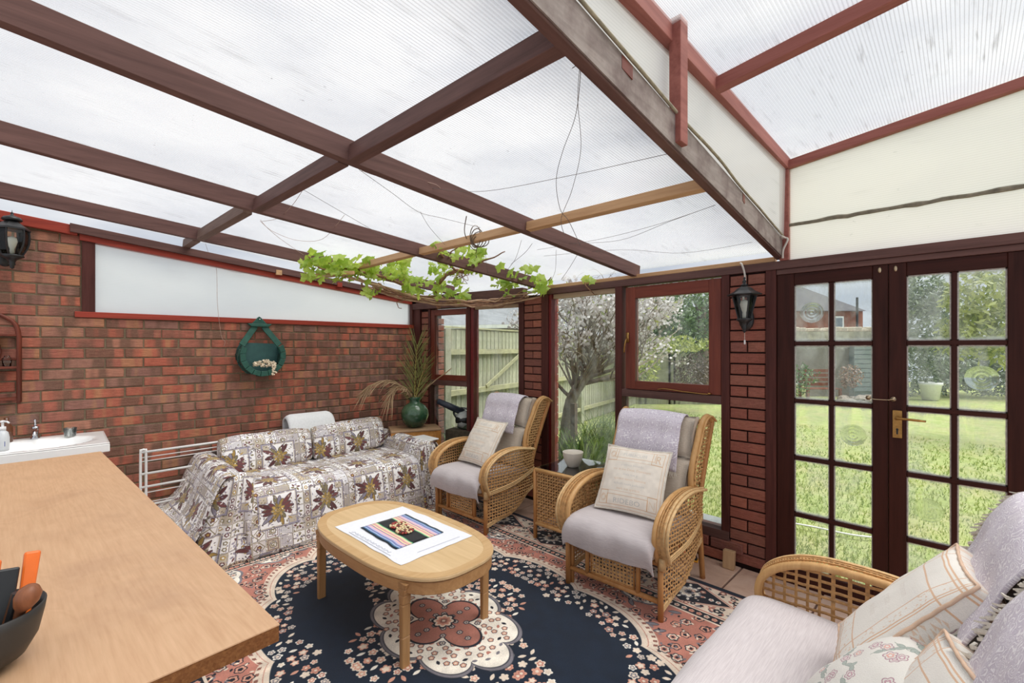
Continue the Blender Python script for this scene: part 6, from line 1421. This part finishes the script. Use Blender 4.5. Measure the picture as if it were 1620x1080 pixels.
fc2 = empty('fence', (0, 0, 0), 0, label='low weathered boundary fence far behind the evergreen', cat='fence')
for k in range(70): p = PX(1010+k*2.0, 600, 12.5); inst(fbm, 'board', fc2, (p.x, p.y, -.1), (0, 0, PI/4), (.9, 1, 1.25+.25*math.sin(k/70*PI)))
# leaf clusters
def foliage(m, c, rx, ry, rz, n, s, seed, shell=.5):
    r_ = random.Random(seed)
    for k in range(n):
        while 1:
            p = Vector((r_.uniform(-1, 1), r_.uniform(-1, 1), r_.uniform(-1, 1)))
            if p.length < 1 and p.length > shell*r_.random(): break
        q = Vector(c)+Vector((p.x*rx, p.y*ry, p.z*rz))*(1+.25*nz(p.x*2+seed, p.y*2, p.z*2)); a = Vector((r_.uniform(-1, 1), r_.uniform(-1, 1), r_.uniform(-1, 1))).normalized(); b = a.orthogonal().normalized(); l = s*r_.uniform(.6, 1.3); w = l*.42
        m.add([q-a*l*.5, q+b*w*.5, q+a*l*.5, q-b*w*.5], [(0, 1, 2, 3)])
EVG = leafmat('dark evergreen leaf', C(52, 78, 44), C(110, 138, 84), .25); YEL_G = leafmat('yellow green leaf', C(120, 136, 66), C(196, 200, 120), .4); GREYG = leafmat('grey green leaf', C(92, 108, 88), C(150, 162, 136), .3); TRUNK = plain('grey tree bark', C(112, 96, 84), .9, var=.3, vs=20, bump=.6)
def tree(name, lab, parts, leaf, trunks=(), cat='tree', group='trees and shrubs at the end of the garden'):
    e_ = empty(name, (0, 0, 0), 0, label=lab, cat=cat, group=group)
    m = MB()
    for i, (px, py, d, r_, rz2, n, s) in enumerate(parts): foliage(m, PX(px, py, d), r_, r_, rz2, n, s, i*7+int(px))
    m.build('foliage', leaf, e_, kind='stuff')
    for pts, r0, r1 in trunks: c = catmull([PX(*p) for p in pts], 6); MB().tube(c, [r0+(r1-r0)*i/len(c) for i in range(len(c))], 8).build('trunk', TRUNK, e_, True)
    return e_
tree('evergreen_tree', 'dense dark green evergreen filling the opening casement', [(1075, 490, 11, 1.5, .75, 2600, .13), (1030, 505, 10.5, .9, .7, 1500, .12), (1120, 520, 11, .8, .9, 1500, .12), (1060, 530, 10.5, .9, .5, 1200, .12), (1000, 490, 11, 1.0, .7, 1200, .12)], EVG, [(((1112, 610, 10.8), (1110, 540, 10.8), (1108, 480, 10.8)), .16, .12)])
tree('laurel_bush', 'light green variegated bush low in the opening casement', [(1015, 580, 9, .35, .5, 500, .09), (1060, 545, 9.5, .8, .18, 700, .1)], YEL_G, cat='bush')
tree('dead_shrub', 'dark brown bare shrub at the right of the casement view', [(1100, 588, 9.5, .42, .4, 1500, .06)], leafmat('brown twig leaf', C(58, 44, 38), C(104, 84, 70), .1), cat='shrub')
tree('tall_shrub', 'large grey green shrub behind the right hand door', [(1475, 505, 13.5, 1.0, 1.1, 2300, .16), (1455, 465, 13.5, .8, .7, 1100, .15)], GREYG, cat='shrub')
tree('broadleaf_tree', 'yellow green leafy tree seen in the top right door pane', [(1560, 470, 7.5, .55, .5, 900, .13), (1535, 530, 7.5, .45, .4, 700, .12), (1590, 520, 7.5, .5, .7, 900, .12)], YEL_G)
tree('climber_thicket', 'tangled grey green thicket behind the lower right door panes', [(1580, 590, 14.5, 1.6, .9, 3200, .14), (1450, 585, 14.8, 1.5, .9, 3000, .14), (1520, 570, 14.6, 1.2, .9, 2200, .14), (1640, 560, 13.5, 1.2, 1.1, 1800, .14)], GREYG, cat='shrub')
tree('hedge', 'dark hedge along the end of the lawn', [(1170+40*i, 600, 13, .7, .5, 700, .1) for i in range(3)], EVG, cat='hedge')
# blossom tree
bt = empty('blossom_tree', (0, 0, 0), 0, label='leaning fruit tree in white blossom outside the tall window', cat='tree'); BR = plain('lichen grey branch', C(132, 120, 106), .9, var=.3, vs=18, bump=.6)
tips = []; rbt = random.Random(17); bm_ = MB()
def grow(p, d, L, r, lev):
    n = 5; P_ = [p]; dd = d.copy()
    for i in range(n): dd = (dd+Vector((rbt.uniform(-.28, .28), rbt.uniform(-.28, .28), rbt.uniform(-.12, .25)-.5*max(0, P_[-1].z-1.6)))).normalized(); P_.append(P_[-1]+dd*L/n)
    bm_.tube(P_, [r*(1-.45*i/n) for i in range(n+1)], 6 if lev < 2 else 4, cap=False)
    if lev >= 3: tips.extend(P_[1:]); 
    if lev < 5:
        for k in range(3 if lev < 4 else 2): q = P_[rbt.choice((2, 3, 4, 5, 5))]; nd = (dd+Vector((rbt.uniform(-1, 1), rbt.uniform(-1, 1), rbt.uniform(-.35, .9)))).normalized(); grow(q, nd, L*rbt.uniform(.6, .85), r*.55, lev+1)
trk = catmull([PX(893, 715, 5.4), PX(898, 665, 5.4), PX(905, 630, 5.4), PX(920, 605, 5.4), PX(935, 585, 5.4), PX(946, 562, 5.4)], 6); MB().tube(trk, [.085-.045*i/len(trk) for i in range(len(trk))], 12).build('trunk', BR, bt, True)
for q, d, L in ((trk[14], (-.5, .3, .9), .9), (trk[20], (-.1, .4, 1), .9), (trk[-1], (.4, .3, .8), .8), (trk[-1], (-.2, -.1, 1), .8), (trk[17], (.9, .5, .15), 1.0), (trk[20], (1, .2, .1), .9), (trk[12], (-.9, -.1, .5), .9), (trk[24], (.1, -.3, 1), .8), (trk[-1], (.9, .5, .6), 1.0)): grow(q, Vector(d).normalized(), L*.62, .024, 1)
bm_.build('branches', BR, bt, kind='stuff')
tw_ = MB()
for k in range(95):   # fine blossoming twigs
    a = trk[rbt.choice((14, 18, 22, 24, -1))]; e = PX(*((rbt.uniform(872, 985), rbt.uniform(470, 560), rbt.uniform(4.6, 6.6)) if k < 62 else (rbt.uniform(985, 1065), rbt.uniform(470, 575), rbt.uniform(5.5, 7))))
    mid = a.lerp(e, .5)+Vector((rbt.uniform(-.2, .2), rbt.uniform(-.2, .2), rbt.uniform(-.1, .2))); c = catmull([a, mid, e, e+(e-mid)*.4+Vector((rbt.uniform(-.1, .1), 0, rbt.uniform(-.1, .1)))], 6); tw_.tube(c, [.012-.010*i/len(c) for i in range(len(c))], 4, cap=False); tips += c[6:]*2
tw_.build('twigs', BR, bt, kind='stuff')
m = MB(); pet = [t_ for t_ in tips if t_.z < 2.25]; rbt.shuffle(pet)
for p in pet[:2600]:
    if p.z < 1.15 and rbt.random() < .85: continue
    for k in range(2): q = p+Vector((rbt.uniform(-.05, .05), rbt.uniform(-.05, .05), rbt.uniform(-.05, .05))); m.lathe([(.001, 0), (.019, .008)], q, 5, axis=(rbt.uniform(-1, 1), -1, rbt.uniform(-.6, 1)))
m.build('blossom', leafmat('white blossom', C(226, 220, 218), C(248, 244, 244), .3), bt, kind='stuff')
m = MB()
for p in pet[:500]: foliage(m, p, .08, .08, .08, 1, .06, int(abs(p.x)*1000) % 997)
m.build('young_leaves', YEL_G, bt, kind='stuff')
# strap leaved clumps
def clump(px, py, d, n, L, lab, seed):
    c = PX(px, py, d); c.z = -.1; r_ = random.Random(seed); m = MB()
    for k in range(n):
        a = r_.random()*6.28; o_ = Vector((r_.uniform(-.22, .22), r_.uniform(-.22, .22), 0)); dr = Vector((math.cos(a), math.sin(a), 0)); l = L*r_.uniform(.6, 1.1); w = r_.uniform(.006, .012); P_ = [c+o_+dr*(l*.42*(t/5)**1.8)+Vector((0, 0, l*(t/5)*(1-.32*(t/5)**2))) for t in range(6)]
        sd = Vector((-dr.y, dr.x, 0)); vs = []
        for i, p in enumerate(P_): ww = w*(1-(i/5)**2*.95); vs += [p-sd*ww, p+sd*ww]
        m.add([tuple(v) for v in vs], [(2*i, 2*i+1, 2*i+3, 2*i+2) for i in range(5)])
    o = m.build('strap_leaf_plant', CLUMP); tag(o, lab, 'plant', 'strap leaved clumps outside the windows')
CLUMP = leafmat('strap leaf', C(70, 104, 46), C(140, 160, 84), .35)
clump(762, 700, 3.75+1.3, 190, .95, 'green strap leaved clump outside the left fixed window', 1); clump(800, 700, 5.3, 170, 1.0, 'green strap leaved clump left of the narrow brick pier', 2); clump(915, 705, 4.9, 330, 1.0, 'green strap leaved clump at the foot of the blossom tree', 3); clump(945, 700, 5.3, 330, 1.1, 'tall green strap leaved clump beside the blossom tree trunk', 4); clump(965, 690, 6.2, 160, .8, 'green strap leaved clump furthest along the fence', 5); clump(712, 730, 5.0, 90, .5, 'thin strap leaved clump under the garden blower', 6)
o = MB().box(-.03, .03, -.025, .025, .50, .86).tube([(0, 0, -.2), (0, 0, .52)], .012, 6).build('bird_feeder_post', TRUNK); o.location = PX(908, 640, 5.0)*1; o.location.z = .0; tag(o, 'short grey wooden post among the strap leaves', 'post')
# garden blower on an upturned crate
gb = empty('garden_blower', PX(735, 660, 5.0), 0, label='garden blower with a long black tube outside the corner window', cat='blower')
q0 = PX(692, 634, 4.95)-PX(735, 660, 5.0); q1 = PX(733, 652, 5.0)-PX(735, 660, 5.0)
m = MB(); m.tube([q0, q0.lerp(q1, .5), q1], [.030, .036, .040], 16); m.build('blower_tube', plain('blue black tube', C(48, 54, 66), .35), gb, True)
m = MB(); m.lathe([(.001, -.09), (.07, -.08), (.10, -.03), (.10, .03), (.07, .07), (.001, .08)], (0, .0, -.02), 20, axis=(.7, .7, .2)); m.build('fan_housing', plain('light grey housing', C(186, 190, 186), .35), gb, True)
m = MB(); m.tube(catmull([(-.10, -.02, -.03), (-.14, -.04, .04), (-.08, -.04, .09), (.02, 0, .10), (.10, .04, .06)], 6), .013, 8); m.build('handle', BLACKM, gb, True); MB().box(-.08, .10, -.05, .05, -.12, -.07).build('base', plain('olive housing', C(70, 84, 66), .5), gb, bevel=.01); MB().tube([(-.02, -.1, -.02), (.1, -.02, -.02)], .035, 12).build('motor_cover', BLACKM, gb, True)
p = PX(735, 660, 5.0); o = MB().box(-.16, .16, -.14, .14, -.1, p.z-.125).build('stump', plain('dark garden box', C(86, 76, 62), .9, var=.3)); o.location = (p.x, p.y, 0); o.rotation_euler = (0, 0, .4); tag(o, 'dark wooden block under the garden blower', 'block')
# neighbour's roof beyond the fence
SLATE = wood('grey slates', C(120, 122, 126), C(150, 152, 156), 0, .8, scale=.3); RBR = plain('house brick', C(150, 98, 80), .9, var=.2, vs=5); RENDER = plain('grey render', C(142, 136, 132), .9, var=.1, vs=14, bump=.3)
nb = empty('neighbour_house', (0, 0, 0), 0, label='low grey roofed building beyond the left fence', cat='building')
A0 = PX(640, 515, 14); A1 = PX(850, 512, 14); B0 = PX(660, 486, 16.5); B1 = PX(830, 486, 16.5); m = MB(); m.add([A0, A1, B1, B0, A0-Vector((0, 0, .08)), A1-Vector((0, 0, .08)), B1-Vector((0, 0, .3)), B0-Vector((0, 0, .3))], [(0, 1, 2, 3), (7, 6, 5, 4), (0, 4, 5, 1), (1, 5, 6, 2), (2, 6, 7, 3), (3, 7, 4, 0)]); m.build('roof', SLATE, nb)
MB().beam(A0-Vector((0, 0, .06)), A1-Vector((0, 0, .06)), .12, .10).build('gutter', WHITEP, nb); m = MB(); m.beam(A0+(B0-A0)*.12-Vector((0, 0, 1.3)), A1+(B1-A1)*.12-Vector((0, 0, 1.3)), .1, 2.2); m.build('wall', RENDER, nb)
# garage, shed front and house across the garden, seen through the doors
def facade(p0, p1, z0, z1, th=.2): d = (p1-p0); n = Vector((-d.y, d.x, 0)).normalized()*th; m = MB(); a = Vector((p0.x, p0.y, 0)); b = Vector((p1.x, p1.y, 0)); m.add([a+Vector((0, 0, z0)), b+Vector((0, 0, z0)), b+Vector((0, 0, z1)), a+Vector((0, 0, z1)), a+n+Vector((0, 0, z0)), b+n+Vector((0, 0, z0)), b+n+Vector((0, 0, z1)), a+n+Vector((0, 0, z1))], [(0, 1, 2, 3), (7, 6, 5, 4), (0, 4, 5, 1), (1, 5, 6, 2), (2, 6, 7, 3), (3, 7, 4, 0)]); return m
ga = empty('garage', (0, 0, 0), 0, label='grey rendered flat roofed garage across the lawn', cat='building')
facade(PX(1215, 600, 14.5), PX(1350, 600, 14.5), -.1, 1.72, 2.5).build('wall', RENDER, ga)
fr_ = facade(PX(1205, 600, 14.4), PX(1400, 600, 14.4), 1.72, 1.98, 2.8); fr_.build('flat_roof', plain('pale roof felt', C(176, 170, 160), .9, var=.25, vs=6), ga)
sh = empty('shed', (0, 0, 0), 0, label='pale blue grey boarded shed beside the garage', cat='shed'); facade(PX(1351, 600, 14.3), PX(1400, 600, 14.3), -.1, 1.7, 2.0).build('wall', plain('shed paint', C(152, 162, 172), .7, var=.05), sh)
for k in range(11):
    p0, p1 = PX(1351, 600, 14.2), PX(1400, 600, 14.2); m = MB(); z = .1+.145*k; m.beam((p0.x, p0.y, z+.065), (p1.x, p1.y, z+.065), .03, .128); m.build('board', bpy.data.materials['shed paint'], sh)
for i in range(14):
    p = PX(1232+i*11, 528, 15); o = MB().box(-.16, .16, -.12, .12, 0, .09+.07*rg_.random()).build('roof_stone', plain('pale stone', C(196, 186, 168), .9, var=.2) if 'pale stone' not in bpy.data.materials else bpy.data.materials['pale stone'], bevel=.02); o.location = (p.x, p.y, 2.0); o.rotation_euler = (0, 0, rg_.random()); tag(o, 'pale stone lying on the flat garage roof', 'stone', 'stones along the garage roof')
hs = empty('house', (0, 0, 0), 0, label='brick house with hipped dark roof beyond the garage', cat='building'); h0, h1 = PX(1200, 500, 26), PX(1365, 500, 26); facade(h0, h1, -.1, 3.6, 7).build('wall', RBR, hs)
ze = 3.55; e0, e1 = PX(1190, 500, 25.7), PX(1371, 500, 25.7); nrm = Vector((-(e1-e0).y, (e1-e0).x, 0)).normalized(); f0, f1 = e0+nrm*7.5, e1+nrm*7.5; r0_ = e0.lerp(e1, .3)+nrm*3.7; r1_ = e0.lerp(e1, .50)+nrm*3.7
m = MB(); L_ = [Vector((p.x, p.y, ze)) for p in (e0, e1, f1, f0)]+[Vector((r0_.x, r0_.y, 6.1)), Vector((r1_.x, r1_.y, 6.1))]; m.add(L_, [(0, 1, 5, 4), (1, 2, 5), (2, 3, 4, 5), (3, 0, 4), (3, 2, 1, 0)]); m.build('roof', plain('dark roof tiles', C(92, 90, 94), .9, var=.15, vs=4), hs)
w0, w1 = PX(1318, 500, 25.85), PX(1335, 500, 25.85); facade(w0, w1, 2.55, 3.25, .1).build('window_frame', WHITEP, hs); g0, g1 = PX(1320, 500, 25.8), PX(1333, 500, 25.8); facade(g0, g1, 2.65, 3.15, .05).build('pane', plain('dark pane', C(110, 120, 130), .2), hs)
p = PX(1356, 500, 25.6); MB().tube([(p.x, p.y, 2.0), (p.x, p.y, 3.4), (p.x, p.y, 4.3)], .06, 8).build('flue_pipe', BLACKM, hs)
# pots, bench, rockery
def gpot(px, py, d, s, lab, plant):
    c = PX(px, py, d); c.z = -.1; e_ = empty('plant_pot', c, 0, label=lab, cat='pot', group='white pots at the end of the lawn'); MB().lathe([(.001, 0), (.13*s, 0), (.17*s, .28*s), (.19*s, .30*s), (.19*s, .35*s), (.165*s, .35*s), (.155*s, .30*s), (.001, .29*s)], n=20).build('pot_body', WHITEP, e_, True)
    m = MB(); foliage(m, (0, 0, .35*s+.25*plant), .16*s, .16*s, .3*plant, 160, .07, int(px)); m.build('foliage', GREYG, e_, kind='stuff')
gpot(1472, 622, 13.6, 1.5, 'white pot with a twiggy plant outside the right hand door', 1.6); gpot(1262, 622, 14.0, 1.4, 'white pot at the far left of the lawn edge', .5)
bn = empty('garden_bench', PX(1298, 618, 13), PI/4, label='small reddish brown garden bench against the garage wall', cat='bench'); bn.location.z = -.1; BN = plain('red brown bench', C(132, 84, 68), .7)
for k in range(4): MB().box(-.5, .5, -.16+.09*k, -.09+.09*k, .38, .41).build('seat_slat', BN, bn)
for k in range(4): MB().box(-.5, .5, .2, .23, .46+.13*k, .55+.13*k).build('back_slat', BN, bn)
for sx in (-.46, .46):
    for sy in (-.15, .2): MB().box(sx-.03, sx+.03, sy-.03, sy+.03, 0, .95 if sy > 0 else .4).build('leg', BN, bn)
for i in range(26):
    p = PX(1330+rg_.uniform(0, 75), 615+rg_.uniform(-2, 10), 12.6+rg_.uniform(-.5, .5)); o = MB().lathe([(.001, -.08), (.11, -.05), (.14, .02), (.08, .09), (.001, .11)], n=8).build('rockery_stone', plain('rockery stone', C(150, 140, 130), .9, var=.3, vs=8) if 'rockery stone' not in bpy.data.materials else bpy.data.materials['rockery stone']); s_ = rg_.uniform(.6, 1.5); o.scale = (s_, s_*.8, s_*rg_.uniform(.6, 1.1)); o.rotation_euler = (rg_.uniform(-.3, .3), rg_.uniform(-.3, .3), rg_.random()*6); o.location = (p.x, p.y, -.06+.12*rg_.random()); tag(o, 'grey rockery stone heaped at the far edge of the lawn', 'stone', 'rockery stones in front of the shed')
tree('low_shrub', 'brown seeded shrub on the rockery before the shed', [(1345, 596, 12.8, .3, .35, 500, .08)], leafmat('russet leaf', C(112, 84, 70), C(160, 130, 110), .2), cat='shrub')
hsb = catmull([(-1.72, 4.0, -.06), (-1.3, 4.42, -.055), (-.95, 4.55, -.055), (-.6, 4.62, -.06), (-.2, 4.9, -.06)], 6); o = MB().tube(hsb, .008, 6).build('hose', WHITEP, smooth=True); tag(o, 'thin white hose lying across the lawn outside the doors', 'hose')
m = MB()
for k in range(420):
    x = rg_.uniform(-1.9, -1.2); y = rg_.uniform(3.62, 3.95); foliage(m, (x, y, -.04+rg_.uniform(0, .06)), .02, .02, .01, 1, .05, k)
o = m.build('ground_ivy', leafmat('bright ivy', C(96, 140, 60), C(160, 190, 120), .4)); tag(o, 'bright low ivy outside the window behind the near armchair', 'ivy', kind='stuff')
tb('trim_31', plain('concrete path edge', C(168, 160, 148), .9, var=.1), -4.0, 1.2, YB+.27, YB+.42, -.12, -.06, kind='structure')
